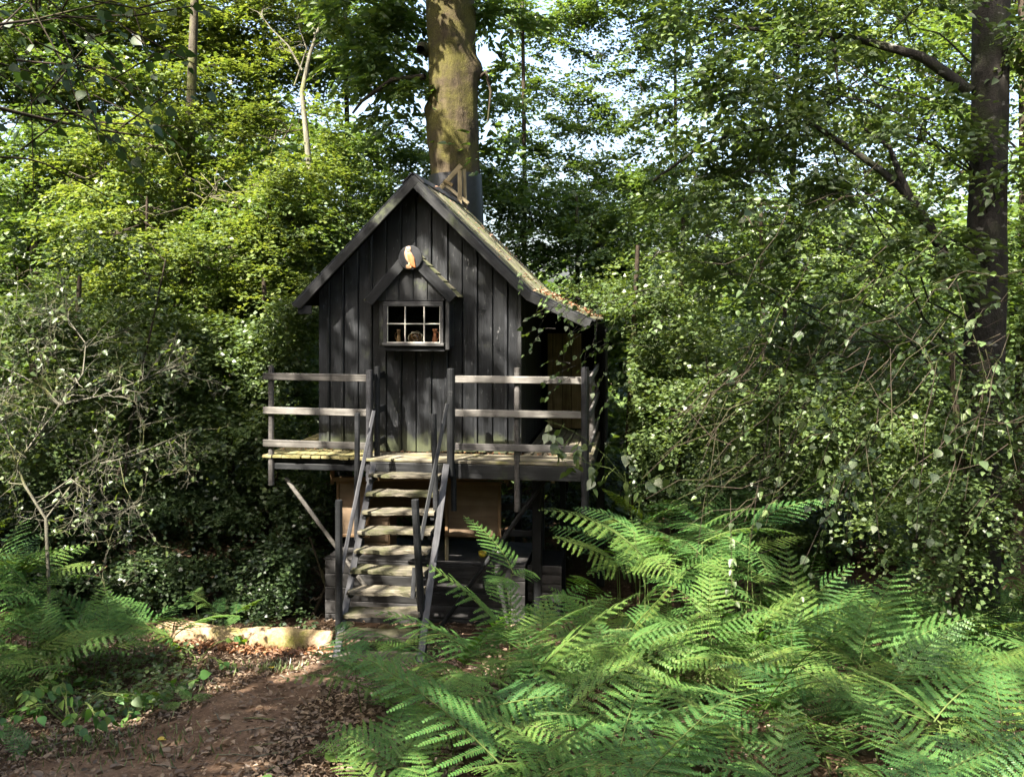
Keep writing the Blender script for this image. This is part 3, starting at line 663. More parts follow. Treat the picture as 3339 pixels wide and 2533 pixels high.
plank('eave_board', house, (el[0] + .02, YF + .04, el[2] - .10), (wl_x, YF + .04, el[2] - .10), .11, .02, (0, 0, 1), M['black2'])
plank('hook_block', house, (ap[0] + .02, -.02, ap[2] - .29), (ap[0] + .02, -.02, ap[2] - .17), .035, .03, (1, 0, 0), M['greyd'])
# dormer window box
YW = -.26
def bx_(u, v, Y=YW): return A(u, v, Y)
wx0, wx1 = A(1236, 1000, YW)[0], A(1466, 1000, YW)[0]
wz0, wz1 = A(1350, 1137, YW)[2], A(1350, 980, YW)[2]
win = prism('window_box', house, [(wx0, wz0), (wx1, wz0), (wx1, wz0 + .03), (wx0, wz0 + .03)], YW + .01, 0, M['black2'])
box('side_board', win, (wx0, YW + .03, wz0 + .031), (wx0 + .022, 0, wz1), M['black'])
box('side_board', win, (wx1 - .022, YW + .03, wz0 + .031), (wx1, 0, wz1), M['black'])
plank('corner_board', win, (wx1 - .024, YW - .012, wz0 - .006), (wx1 - .024, YW - .012, wz1), .05, .022, (1, 0, 0), M['frame'])
plank('corner_board', win, (wx0 + .03, YW + .012, wz0 + .06), (wx0 + .03, YW + .012, wz1), .06, .022, (1, 0, 0), M['black'])
plank('apron', win, (A(1258, 0, YW)[0], YW - .004, A(0, 1129, YW)[2]), (A(1450, 0, YW)[0], YW - .004, A(0, 1129, YW)[2]), .062, .022, (0, 0, 1), M['black2'])
fx0, fx1 = A(1252, 0, YW)[0], A(1447, 0, YW)[0]; fz0, fz1 = A(0, 1120, YW)[2], A(0, 985, YW)[2]
gx0, gx1 = A(1264.5, 0, YW)[0], A(1437, 0, YW)[0]; gz0, gz1 = A(0, 1111, YW)[2], A(0, 1000, YW)[2]
wf = plank('window_frame', win, (fx0, YW - .02, (fz1+gz1)/2), (fx1, YW - .02, (fz1+gz1)/2), fz1 - gz1, .04, (0, 0, 1), M['frame'])
plank('sash_rail', wf, (fx0 - .01, YW - .025, (fz0+gz0)/2), (fx1 + .01, YW - .025, (fz0+gz0)/2), gz0 - fz0, .06, (0, 0, 1), M['frame'])
plank('sash_stile', wf, ((fx0+gx0)/2, YW - .02, gz0), ((fx0+gx0)/2, YW - .02, gz1), gx0 - fx0, .038, (1, 0, 0), M['frame'])
plank('sash_stile', wf, ((fx1+gx1)/2, YW - .02, gz0), ((fx1+gx1)/2, YW - .02, gz1), fx1 - gx1, .038, (1, 0, 0), M['frame'])
mz = A(0, 1053, YW)[2]; mxs = [A(1323, 0, YW)[0], A(1385, 0, YW)[0]]
plank('lit_sill_strip', wf, (gx0, YW - .026, gz0 + .006), (gx1, YW - .026, gz0 + .006), .012, .03, (0, 0, 1), M['white'])  # white strip painted in for sunlight on top of the lower frame
plank('stile_bead', wf, (gx1 - .004, YW - .026, gz0 + .013), (gx1 - .004, YW - .026, gz1), .008, .022, (1, 0, 0), M['white'])
plank('stile_bead', wf, (gx0 + .004, YW - .02, gz0 + .013), (gx0 + .004, YW - .02, gz1), .008, .022, (1, 0, 0), M['white'])
plank('muntin', wf, (gx0, YW - .024, mz), (gx1, YW - .024, mz), .014, .024, (0, 0, 1), M['white'])
for x in mxs: plank('muntin', wf, (x, YW - .027, gz0 + .013), (x, YW - .027, gz1), .014, .024, (1, 0, 0), M['white'])
cols_ = [gx0] + mxs + [gx1]; rows_ = [gz0, mz, gz1]
for i in range(3):
    for j in range(2):
        box('pane', wf, (cols_[i] + .004, YW - .0225, rows_[j] + .004), (cols_[i+1] - .004, YW - .0195, rows_[j+1] - .004), M['glass'], ch=.0005)
box('window_interior', win, (wx0 + .03, -.03, wz0 + .04), (wx1 - .03, -.02, wz1), M['dark'])
for u in (1288, 1410): plank('bracket', win, (A(u, 0, -.1)[0], -.1, wz0 - .16), (A(u, 0, -.1)[0], -.1, wz0 - .003), .05, .03, (0, 1, 0), M['black2'])
# dormer gable
da = A(1338, 812, YW - .02); dl = A(1196, 976, YW - .02); dr = A(1488, 966, YW - .02)
dgz = A(0, 980, YW)[2]
gab = prism('dormer_gable', house, [(A(1228, 0, YW)[0], dgz - .01), (A(1455, 0, YW)[0], dgz - .01), (da[0], da[2] - .1)], YW + .02, 0.0, M['dark'])
gu = [1228, 1260, 1302, 1349, 1395, 1455]
for i in range(5):
    x0 = A(gu[i], 0, YW)[0] + .003; x1 = A(gu[i+1], 0, YW)[0] - .003
    def dz_(x): return da[2] - .07 - abs(x - da[0]) * ((da[2] - dl[2]) / (da[0] - dl[0]) if x < da[0] else (da[2] - dr[2]) / (dr[0] - da[0]))
    xm = (x0+x1)/2; zt = dz_(xm)
    e = (dz_(x0) - zt, dz_(x1) - zt) if not (x0 < da[0] < x1) else (0, 0)
    plank('plank', gab, (xm, YW - .005 - (.006 if i % 2 else 0), dgz), (xm, YW - .005 - (.006 if i % 2 else 0), max(zt, dgz + .02)), x1 - x0, .024, (1, 0, 0), M['black'], e1=e if zt > dgz + .06 else (0, 0))
plank('gable_ledge', gab, (A(1232, 0, YW)[0], YW - .012, dgz - .008), (A(1452, 0, YW)[0], YW - .012, dgz - .008), .014, .05, (0, 0, 1), M['black2'])
for p, q, ex in ((da, dl, (0.05, -.03)), (da, dr, (0.05, -.03))):
    p3 = np.array([p[0], YW - .06, p[2]]); q3 = np.array([q[0], YW - .06, q[2]]); d = nrm(q3 - p3); n = np.array([-d[2], 0, d[0]]); n = n if n[2] > 0 else -n
    fl = 1 if q is dr else -1
    plank('dormer_bargeboard', gab, p3 - n * .050, q3 - n * .050, .132, .03, n, M['black2'], e1=(-.0, .0))
    # roof of the dormer with shingle courses
    L = np.linalg.norm(q3 - p3)
    nc_ = 6
    for c in range(nc_):
        s0 = L * c / nc_; 
        for r_ in range(3):
            y0 = YW - .040 + r_ * .108
            a = p3 + d * (s0 - .0) + n * .002; b = p3 + d * (s0 + L / nc_ + .03) + n * .016
            a[1] = b[1] = y0 + .055 + random.uniform(-.004, .004)
            plank('shingle', gab, a, b, .108, .012, (0, 1, 0), M['roof'], nseg=2)
# deck: right/main section and set-back left section
YD = -.62; YDL = -.46
dxl, dxm, dxr = A(866, 0, YDL)[0], A(1190, 0, YD)[0], A(1925, 0, YD)[0]
deck = box('deck', house, (dxl + .1, YDL + .06, ZD - .16), (dxr - .1, YB - .1, ZD - .052), M['dark'])
# trim the sheet under the deck to joists so daylight falls through the gaps
deck_mesh = deck.data; deck.data = mesh('deck', [(x, y, z) for x in (dxl + .1, dxr - .1) for y in (YDL + .06, YDL + .11) for z in (ZD - .16, ZD - .052)], [(0, 1, 3, 2), (4, 6, 7, 5), (0, 4, 5, 1), (2, 3, 7, 6), (0, 2, 6, 4), (1, 5, 7, 3)], M['black2']); deck.matrix_basis = Matrix.Translation(Vector(MW[house.name].translation) * 0); MW[deck.name] = Matrix.Identity(4)
# deck boards run front to back on the left and right, along the front in the middle
y = YD
for i, wd in enumerate((.105, .11, .10, .115, .11)):
    z = ZD - .018
    if y + wd > -.02: break
    plank('deck_board', deck, (dxm - .02, y + wd / 2, z), (dxr + random.uniform(-.01, .03), y + wd / 2, z), wd - .008, .034, (0, 1, 0), M['deck'], rough=.003, nseg=26)
    y += wd
x = wr_x + .06
while x < dxr - .02:
    plank('deck_board', deck, (x + .06, -.055, ZD - .02), (x + .06, YB - .25, ZD - .02), .112, .032, (1, 0, 0), M['deck'], nseg=8, rough=.002); x += .128
x = dxl - .02
while x < dxm - .10:
    plank('deck_board', deck, (x + .06, YDL - .05 + random.uniform(-.03, .02), ZD - .02), (x + .06, (YB - .3) if x < wl_x - .10 else -.01, ZD - .02), .116, .032, (1, 0, 0), M['deckmoss'], nseg=8, rough=.003); x += .126
plank('fascia', house, (dxm + .06, YD + .03, ZD - .13), (dxr - .02, YD + .03, ZD - .13), .175, .04, (0, 0, 1), M['black'])
plank('fascia', house, (dxl + .06, YDL + .05, ZD - .075), (dxm + .05, YDL + .05, ZD - .075), .06, .04, (0, 0, 1), M['black2'])
plank('fascia', house, (dxl + .04, YDL + .02, ZD - .15), (dxm + .05, YDL + .02, ZD - .15), .075, .05, (0, 0, 1), M['black2'])
for x in (dxl + .35, -.75, -.1, .55, 1.2, dxr - .25): plank('joist', house, (x, YDL + .10, ZD - .11), (x, YB - .1, ZD - .11), .14, .05, (0, 0, 1), M['black2'])
plank('edge_board', house, (dxr - .01, YD + .06, ZD - .11), (dxr - .01, YB - .25, ZD - .11), .15, .035, (0, 0, 1), M['black2'])
# railings
def railing(label): 
    return None
zr = [ZD - (v - 1487) / FPX * 10.75 for v in (1222, 1331, 1440)]   # right rail centre heights
yrl = YDL - .06
zl = [A(0, v, yrl)[2] for v in (1217, 1323, 1425)]
lr = post('railing', house, (A(879, 0, yrl)[0], yrl + .05, A(0, 1560, yrl)[2]), (A(879, 0, yrl)[0], yrl + .05, A(0, 1183, yrl)[2]), .036, M['greyd'], label='left end railing post with three weathered rails')
xle, xre = A(859, 0, yrl)[0], A(1198, 0, yrl)[0]
for i, z in enumerate(zl): plank('rail', lr, (xle, yrl - .002, z), (xre, yrl - .012, z - .01), .088, .03, (0, 0, 1), M['grey'])
xp = A(1206, 0, yrl)[0]
post('post', lr, (xp, yrl - .02, A(0, 1536, yrl)[2]), (xp, yrl - .02, A(0, 1193, yrl)[2]), .042, M['blackgrey'])
xq = A(1223, 0, yrl + .1)[0]
post('post', lr, (xq + .02, yrl + .12, ZD - .2), (xq + .02, yrl + .12, A(0, 1184, yrl)[2]), .036, M['black2'])
xw = A(1257, 0, -.01)[0]
for z in zl: plank('rail', lr, (xp + .05, yrl + .03, z + .0), (xw - .02, -.022, z + .0), .085, .03, (0, 0, 1), M['black2'])
yrr = YD - .03
xa, xb = A(1471, 0, yrr)[0], A(1908, 0, yrr)[0]
rr = post('railing', house, (xa, yrr - .02, A(0, 1514, yrr)[2]), (xa, yrr - .02, A(0, 1186, yrr)[2]), .046, M['black2'], label='dark railing post right of the stairs with three weathered rails')
post('post', rr, (xa + .02, yrr + .06, A(0, 1622, yrr)[2]), (xa + .02, yrr + .06, A(0, 1500, yrr)[2]), .036, M['black2'])
for i, z in enumerate(zr): plank('rail', rr, (A(1482, 0, yrr)[0], yrr, z), (A(1896, 0, yrr)[0], yrr, z), .085, .03, (0, 0, 1), (M['grey'], M['grey'], M['greyd'])[i])
xm_ = A(1687, 0, yrr + .07)[0]
post('post', rr, (xm_, yrr + .055, A(0, 1618, yrr)[2]), (xm_, yrr + .055, A(0, 1183, yrr)[2]), .037, M['greyd'])
post('post', rr, (xb, yrr - .015, A(0, 1614, yrr)[2]), (xb, yrr - .015, A(0, 1178, yrr)[2]), .047, M['blackgrey'])
for z in zr: plank('rail', rr, (xb + .05, yrr + .05, z), (xb + .04, YB - .42, z), .085, .03, (0, 0, 1), M['greyd'])
post('post', rr, (xb + .0, YB - .5, ZD - .3), (xb + .0, YB - .5, ZD + 1.0), .037, M['greyd'])
post('post', rr, (xb + .0, .9, ZD - .4), (xb + .0, .9, ZD + 1.0), .037, M['greyd'])
xq2 = A(1461, 0, -.3)[0]
# staircase
tl = A(1216, 1500, YD - .02); tr = A(1452, 1500, YD - .02)
bl = W(1092, 2150, 9.30); 
vec = bl - tl
g0 = float(ground_z(bl[0], bl[1])); bl[2] = g0 - .02; vec = bl - tl
br_ = tr + vec
st = plank('staircase', house, tl + np.array([0, 0, -.10]), bl + np.array([0, 0, -.02]), .22, .075, (0, -.6, -.8), M['blackgrey'], label='steep open staircase with rotten wooden treads')
plank('stringer', st, tr + np.array([0, 0, -.10]), br_ + np.array([0, 0, -.02]), .22, .075, (0, -.6, -.8), M['blackgrey'])
nt = 10
for i in range(nt):
    f = (i + .72) / (nt + .12)
    a = tl + vec * f; b = tr + vec * f
    z = -.02
    tilt = random.uniform(-.012, .012)
    plank('tread', st, a + np.array([.03, -.06, z + tilt]), b + np.array([-.03, -.06, z - tilt]), .25 + random.uniform(-.02, .02), .036 + random.uniform(-.004, .009), (0, 1, 0), M['tread'], rough=.011, nseg=16)
    for e, sg in ((a, 1), (b, -1)):
        plank('cleat', st, e + np.array([.045 * sg, -.15, z - .055]), e + np.array([.045 * sg, .06, z - .055]), .04, .045, (0, 0, 1), M['black2'])
def on_stair(f, side, dx=0, dy=0): 
    p = (tl if side < 0 else tr) + vec * f
    return p + np.array([dx, dy, 0])
# stair posts and handrails
pL1 = W(1165, 1345, 10.35); pL1b = W(1164, 1762, 10.35)
pL2 = W(1105, 1628, 9.45); pL2b = W(1105, 2130, 9.45)
pR1 = W(1414, 1347, 10.25); pR1b = W(1424, 1765, 10.25)
pR2 = W(1353, 1626, 9.45); pR2b = W(1381, 2130, 9.45)
for a, b, r in ((pL1b, pL1, .033), (pL2b, pL2, .038), (pR1b, pR1, .033), (pR2b, pR2, .040)):
    post('stair_post', st, a, b, r, M['black2'])
plank('handrail', st, W(1219, 1340, 10.62), W(1104, 1906, 9.52), .045, .028, (0, .5, .8), M['blackgrey'])
plank('handrail', st, W(1458, 1317, 10.50), W(1372, 1760, 9.60), .045, .028, (0, .5, .8), M['black2'])
plank('handrail', st, W(1352, 1850, 9.55), W(1346, 1950, 9.5), .05, .025, (1, 0, 0), M['black2'])
# support posts, braces and cross rails below the deck
def gpost(u, Y, vtop, w=.12, mat='black2', name='support_post'):
    x = A(u, 0, Y)[0]; plank(name, house, (x, Y, float(ground_z(x, Y)) - .1), (x, Y, ZD - .17), w, w, (1, 0, 0), M[mat])
gpost(1752, .1, 0, .12); gpost(1762, 1.3, 0, .11); gpost(1690, 2.2, 0, .1); gpost(1100, 2.2, 0, .12); gpost(1420, 2.0, 0, .12); gpost(1835, 2.0, 0, .08)
for v, Y in ((1651, .18), (1738, .18)): plank('cross_rail', house, A(1600, v, Y), A(1742, v, Y), .085, .03, (0, 0, 1), M['black2'])
post('brace', house, A(1436, 2046, -.35), A(1790, 1545, -.30), .030, M['black2'])
post('brace', house, A(1205, 1930, -.22), A(930, 1556, -.30), .026, M['grey'])
plank('hanging_stub', house, A(1803, 1575, .2), A(1803, 1535, .2), .05, .04, (1, 0, 0), M['bracket'])
# planked base under the deck
YBs = -.12
bx0, bx1 = A(1062, 0, YBs)[0], A(1712, 0, YBs)[0]
zt_ = A(0, 1780, YBs)[2]
base = box('base_box', house, (bx0 + .02, YBs + .03, -.55), (bx1 - .02, 1.0, zt_ - .02), M['dark'])
hp = (zt_ + .42) / 5
for i in range(5):
    z = zt_ - hp * (i + .5)
    plank('plank', base, (bx0, YBs, z), (bx1, YBs, z), hp - .008, .04, (0, 0, 1), M['base'], nseg=4)
    plank('plank', base, (bx0 + .002, YBs + .03, z), (bx0 + .002, 1.0, z), hp - .008, .03, (0, 0, 1), M['base'])
plank('top_board', base, (bx0 - .02, YBs + .05, zt_ + .012), (bx1, YBs + .05, zt_ + .012), .14, .024, (0, 1, 0), M['base'])
box('counter_top', base, (bx0, YBs + .125, zt_), (bx1, 1.0, zt_ + .02), M['base'])
# small planter-like box at the right end
eb = box('end_box', house, (bx1 + .02, .1, -.5), (bx1 + .42, .9, zt_ - .05), M['dark'])
for i in range(4): plank('plank', eb, (bx1 + .01, .08, zt_ - .08 - i * .115), (bx1 + .44, .08, zt_ - .08 - i * .115), .108, .03, (0, 0, 1), M['base'])
# serving hatch with two hanging shutters
YS = -.06
def shutter(u0, u1, v0, v1, Y, label=None):
    a = A(u0, v0, Y); b = A(u1, v1, Y)
    s_ = box('shutter', house, (a[0], Y, b[2]), (b[0], Y + .012, a[2]), M['ply'], label=label)
    t = .04
    plank('batten', s_, (a[0] - .004, Y - .012, a[2] - t/2), (b[0] + .004, Y - .012, a[2] - t/2), t, .022, (0, 0, 1), M['brown'])
    plank('batten', s_, (a[0] - .004, Y - .012, b[2] + t/2), (b[0] + .004, Y - .012, b[2] + t/2), t, .022, (0, 0, 1), M['brown'])
    plank('batten', s_, (a[0] + t/2, Y - .013, b[2] + t), (a[0] + t/2, Y - .013, a[2] - t), t, .022, (1, 0, 0), M['brown'])
    plank('batten', s_, (b[0] - t/2, Y - .013, b[2] + t), (b[0] - t/2, Y - .013, a[2] - t), t, .022, (1, 0, 0), M['brown'])
    return s_
shutter(1098, 1205, 1566, 1752, YS, 'tan hatch shutter left of the stairs, sunlit at its foot')
shutter(1452, 1634, 1566, 1754, YS, 'brown hatch shutter right of the stairs')
plank('hatch_beam', house, A(1088, 1561, YS - .02), A(1664, 1557, YS - .02), .055, .06, (0, 0, 1), M['brown'])
plank('hatch_hanger', house, A(1084, 1578, YS - .03), A(1084, 1500, YS - .03), .05, .04, (1, 0, 0), M['brown'])
plank('hatch_hanger', house, A(1652, 1572, YS - .03), A(1652, 1500, YS - .03), .05, .04, (1, 0, 0), M['brown'])
plank('hatch_leg', house, (A(1455, 0, YS)[0], YS + .03, zt_ + .03), (A(1455, 0, YS)[0], YS + .03, zt_ + .35), .045, .04, (1, 0, 0), M['bracket'])
YK = .75
a = A(1205, 1560, YK); b = A(1470, 1690, YK)
box('back_panel', house, (a[0], YK, b[2]), (b[0], YK + .02, a[2]), M['brown'])
# things on the counter below the hatch
def grp(name, loc, label, cat): return empty(name, loc, label, cat)
cz = zt_ + .021
cr = A(1240, 1740, .25)
t = grp('wooden_drawer_unit', (cr[0], .25, cz), 'small tan wooden drawer unit on the counter behind the stair treads', 'drawer unit')
box('carcass', t, (cr[0] - .17, .1, cz), (cr[0] + .17, .45, cz + .52), M['brown'])
box('drawer', t, (cr[0] - .15, .085, cz + .02), (cr[0] + .15, .099, cz + .15), M['ply']); box('handle', t, (cr[0] - .04, .07, cz + .08), (cr[0] + .04, .084, cz + .11), M['steel'])
box('drawer', t, (cr[0] - .15, .085, cz + .18), (cr[0] + .15, .099, cz + .49), M['ply'])
yb = A(1565, 1770, .0)
t = lathe('yellow_bowl', None, [(.03, 0), (.05, .02), (.058, .07), (.054, .07), (.04, .02)], (yb[0], .2, cz), M['yellow']); tag(t, 'small yellow bowl on the dark counter below the brown shutter', 'bowl')
t = lathe('metal_funnel', None, [(.015, 0), (.02, .05), (.07, .12), (.066, .12), (.012, .045)], (yb[0] + .22, .12, cz), M['steel']); tag(t, 'small metal funnel beside the yellow bowl', 'funnel')
# bracket frame of yellow timber where the tree leaves the roof
YT = 2.30
bk = plank('tree_bracket', house, A(1437, 615, YT), A(1504, 540, YT), .075, .04, (1, 0, 1), M['bracket'], label='weathered triangular timber bracket against the tree')
plank('upright', bk, A(1500, 690, YT - .03), A(1500, 556, YT - .03), .07, .035, (1, 0, 0), M['bracket'])
plank('upright', bk, A(1518, 672, YT + .05), A(1514, 552, YT + .05), .05, .035, (1, 0, 0), M['bracket'])
plank('strut', bk, A(1455, 606, YT - .02), A(1528, 664, YT - .02), .05, .035, (1, 0, 1), M['bracket'])
plank('strut', bk, A(1447, 590, YT - .05), A(1476, 605, YT - .05), .05, .035, (1, 0, 1), M['door'])

# ------------------------------------------------------------------ owl plaque, jugs, jar
oc = A(1338, 841, YW - .10); rad = .152
pq = empty('owl_plaque', (oc[0], YW - .08, oc[2]), 'round dark plaque with a painted barn owl on the dormer peak', 'plaque')
V = []; n = 40
for (r, y) in ((rad, 0), (rad, -.018), (rad - .008, -.024)):
    for k in range(n): V.append((r * math.cos(2*math.pi*k/n), y, r * math.sin(2*math.pi*k/n)))
F = [tuple(range(n)), tuple(range(3*n - 1, 2*n - 1, -1))] + [(i*n + k, (i+1)*n + k, (i+1)*n + (k+1) % n, i*n + (k+1) % n) for i in range(2) for k in range(n)]
disc = link('disc', mesh('disc', V, F, M['black2']), pq, Matrix.Translation(Vector((oc[0], YW - .08, oc[2]))))
def relief(name, pts, y0, y1, mat, parent):
    """outline in plaque units (zoom pixels relative to the disc centre), domed"""
    s_ = .152 / 172
    P = np.array([((x - 697) * s_, -(y - 270) * s_) for x, y in pts])
    # smooth closed curve
    m_ = 4; n0 = len(P); Q = []
    for i in range(n0):
        p0, p1, p2, p3 = P[i-1], P[i], P[(i+1) % n0], P[(i+2) % n0]
        for j in range(m_):
            t_ = j / m_
            Q.append(.5 * ((2*p1) + (-p0+p2)*t_ + (2*p0-5*p1+4*p2-p3)*t_**2 + (-p0+3*p1-3*p2+p3)*t_**3))
    Q = np.array(Q); c = Q.mean(0); n = len(Q); V = []
    for f, y in ((1, y0), (.97, y0 - (y0-y1)*.6), (.75, y1), ):
        for q in Q: V.append((oc[0] + c[0] + (q[0]-c[0])*f, YW - .08 + y, oc[2] + c[1] + (q[1]-c[1])*f))
    F = [tuple(range(2*n, 3*n)), tuple(range(n - 1, -1, -1))] + [(i*n + k, i*n + (k+1) % n, (i+1)*n + (k+1) % n, (i+1)*n + k) for i in range(2) for k in range(n)]
    return link(name, mesh(name, V, F, mat, True), parent)
body = relief('owl_body', [(640, 120), (665, 108), (695, 112), (708, 140), (705, 180), (725, 215), (745, 262), (758, 330), (730, 345), (690, 350), (655, 325), (625, 270), (613, 215), (622, 170)], -.024, -.040, M['owlwhite'], pq)
relief('owl_wing', [(665, 205), (695, 200), (725, 225), (757, 265), (765, 320), (777, 385), (775, 418), (750, 408), (715, 385), (690, 345), (668, 290), (656, 240)], -.036, -.048, M['owlorange'], pq)
relief('owl_face', [(640, 135), (668, 122), (697, 135), (698, 165), (680, 187), (662, 192), (642, 172)], -.038, -.044, M['owlface'], pq)
for x in (652, 682): relief('owl_eye', [(x - 9, 146), (x, 139), (x + 9, 146), (x + 7, 158), (x, 162), (x - 7, 157)], -.043, -.0475, M['owldark'], pq)
relief('owl_beak', [(663, 160), (671, 160), (670, 182), (665, 182)], -.0435, -.049, M['owlorange'], pq)
relief('owl_perch', [(635, 378), (665, 365), (700, 372), (722, 405), (700, 425), (650, 425), (636, 410)], -.024, -.036, M['clay'], pq)
relief('owl_leg', [(676, 335), (698, 335), (694, 385), (672, 392)], -.030, -.040, M['owlwhite'], pq)
YJ = YW + .07; zs = A(0, 1110, YJ)[2]; zs = max(zs, wz0 + .031)
shelf = box('window_shelf', win, (wx0 + .03, YW + .012, gz0 - .03), (wx1 - .03, -.031, gz0 + .002), M['frame'])
zj = gz0 + .0025
def jug(name, u, h, r, mat, label, sgn):
    p = A(u, 1080, YJ); root = empty(name, (p[0], YJ, zj), label, 'jug')
    lathe('body', root, [(r*.85, 0), (r, h*.06), (r*.95, h*.2), (r*.72, h*.45), (r*.62, h*.7), (r*.7, h*.85), (r*.95, h), (r*.8, h), (r*.5, h*.8), (r*.6, h*.3)], (p[0], YJ, zj), mat)
    ts = np.linspace(-.45*math.pi, .55*math.pi, 10)
    P = np.stack([p[0] + sgn * (r*.6 + r*1.1*np.cos(ts)*.9), np.full(10, YJ), zj + h*.50 + h*.30*np.sin(ts)], 1)
    Vh, Fh = tube_arrays(P, np.full(10, r*.14), 6); link('handle', fast_mesh('handle', Vh, Fh, mat, True), root)
jug('clay_jug', 1300, .165, .030, M['clay'], 'brown clay jug behind the lower left window pane', -1)
jug('terracotta_jug', 1418, .170, .034, M['terra'], 'orange terracotta jug behind the lower right window pane', 1)
p = A(1356, 1090, YJ); jr = empty('netted_jar', (p[0], YJ, zj), 'round glass jar in a pale rope net behind the middle window pane', 'jar')
prof = [(.05, 0), (.085, .025), (.095, .06), (.085, .095), (.055, .115), (.045, .135), (.06, .15)]
lathe('jar_body', jr, prof, (p[0], YJ, zj), M['jar'])
for k in range(20):
    ph = 2*math.pi*(k//2)/10; sg = 1 if k % 2 else -1
    zz = np.linspace(0, .115, 9); rr_ = np.interp(zz, [q[1] for q in prof], [q[0] for q in prof]) + .004
    an = ph + sg * zz / .115 * 1.1
    P = np.stack([p[0] + rr_*np.cos(an), YJ + rr_*np.sin(an)*.75, zj + zz], 1)
    Vh, Fh = tube_arrays(P, np.full(9, .0038), 5); link('net_cord', fast_mesh('net_cord', Vh, Fh, M['rope'], True), jr)
an = np.linspace(0, 2*math.pi, 16); P = np.stack([p[0] + .052*np.cos(an), YJ + .05*np.sin(an), zj + .125 + 0*an], 1)
Vh, Fh = tube_arrays(P, np.full(16, .007), 6); link('rope_collar', fast_mesh('rope_collar', Vh, Fh, M['rope'], True), jr)

# ================================================================== FALLEN LOG
lp = np.array([W(520, 2075, 9.95), W(650, 2072, 9.9), W(800, 2072, 9.85), W(950, 2074, 9.8), W(1085, 2078, 9.75)])
s = np.linspace(0, 4, 46); P = np.stack([np.interp(s, range(5), lp[:, i]) for i in range(3)], 1)
P[:, 2] = ground_z(P[:, 0], P[:, 1]) + .07 + .012*np.sin(s*3)
V, F = tube_arrays(P, np.full(46, .135) * (1 + .06*np.sin(s*2.7) + .04*np.sin(s*9)), 18, lump=.028)
lg = empty('fallen_log', P[11] - np.array([0, 0, .1]), 'sunlit mossy fallen log lying left of the stair foot', 'log')
link('bark', fast_mesh('bark', V, [F, np.arange(18)[None, ::-1], (np.arange(18) + 45*18)[None, :]], BK['log'], True), lg)
ch = W(1290, 2062, 10.2); ch[2] = float(ground_z(ch[0], ch[1])) + .06
V, F = tube_arrays(np.stack([ch + np.array([t_, .02*math.sin(t_*20), .03]) for t_ in np.linspace(-.22, .22, 8)]), [.08, .12, .13, .11, .13, .12, .12, .09], 10, lump=.18)
tag(link('wood_chunk', fast_mesh('wood_chunk', V, [F, np.arange(10)[None, ::-1], (np.arange(10) + 70)[None, :]], BK['log'], True)), 'pale broken chunk of wood lying behind the lowest tread', 'wood')

# ================================================================== TREES
cp = lambda u, v, D: W(u, v, D)
def rz(r, z=.7): return np.array([r, r, r * z])
# the mossy tree that stands through the back of the house
tb = W(1487, 900, 14.3); g = float(ground_z(tb[0], tb[1]))
tpts = [np.array([tb[0] + .02, tb[1], g - .2])] + [W(u, v, 14.3) for u, v in ((1488, 700), (1484, 560), (1474, 420), (1478, 300), (1472, 150), (1468, 20), (1464, -150), (1462, -420), (1470, -800))]
sp = np.linspace(0, len(tpts) - 1, 170); TP = np.stack([np.interp(sp, range(len(tpts)), [q[i] for q in tpts]) for i in range(3)], 1)
TR = np.interp(TP[:, 2], [g, 4.5, 6.5, 9, 16], [.54, .40, .40, .375, .26]) * (1 + .03*np.sin(TP[:, 2]*3.1) + .02*np.sin(TP[:, 2]*7))
mt = empty('mossy_tree', (tb[0], tb[1], g), 'thick moss covered tree trunk rising behind the treehouse roof', 'tree')
V, F = tube_arrays(TP, TR, 44)
_c = np.repeat(TP, 44, 0); _o = V - _c; _a = np.tile(np.arange(44) / 44 * 2 * math.pi, len(TP)); _z = V[:, 2]
_k = 1 + .035*np.sin(3*_a + 1.3*_z) + .022*np.sin(5*_a - 2.1*_z + 1) + .016*np.sin(9*_a + 4.3*_z) + .012*np.sin(17*_a + 7*np.sin(2*_z)) + .008*rng.standard_normal(len(V))
for (kz, ka, kr, kh) in ((7.55, 3.6, .16, .22), (6.9, .4, .13, .16), (8.1, 5.2, .2, .2), (6.1, 4.4, .12, .10), (7.9, 2.2, .15, .15)):
    _k += kh * np.exp(-(((_z - kz) / kr)**2 + (np.angle(np.exp(1j*(_a - ka))) / .38)**2))
V = _c + _o * _k[:, None]
brs = []
def brn(pts, r0, r1, k=8):
    q = np.array(pts); s_ = np.linspace(0, len(q) - 1, 10); P = np.stack([np.interp(s_, range(len(q)), q[:, i]) for i in range(3)], 1)
    return (P, np.linspace(r0, r1, 10), k)
brs.append(brn([W(1545, 270, 14.3), W(1585, 235, 14.2), W(1600, 300, 14.1), W(1590, 400, 14.0)], .035, .012))
brs.append(brn([W(1400, 170, 14.3), W(1378, 155, 14.2), W(1372, 165, 14.1)], .12, .08))
brs.append(brn([W(1385, 250, 14.3), W(1280, 260, 14.5), W(1180, 330, 14.6), W(1150, 370, 14.7)], .05, .02))
brs.append(brn([W(1560, -100, 14.3), W(1800, -250, 13.5), W(2000, -350, 12.5)], .15, .05)); brs.append(brn([W(1400, -150, 14.3), W(1100, -350, 13.3), W(800, -500, 12)], .15, .05))
link('trunk', fast_mesh('trunk', V, F, BK['moss'], True), mt)
for P, R, k_ in brs:
    v_, f_ = tube_arrays(P, R, k_); link('branch', fast_mesh('branch', v_, f_, BK['dark'], True), mt)
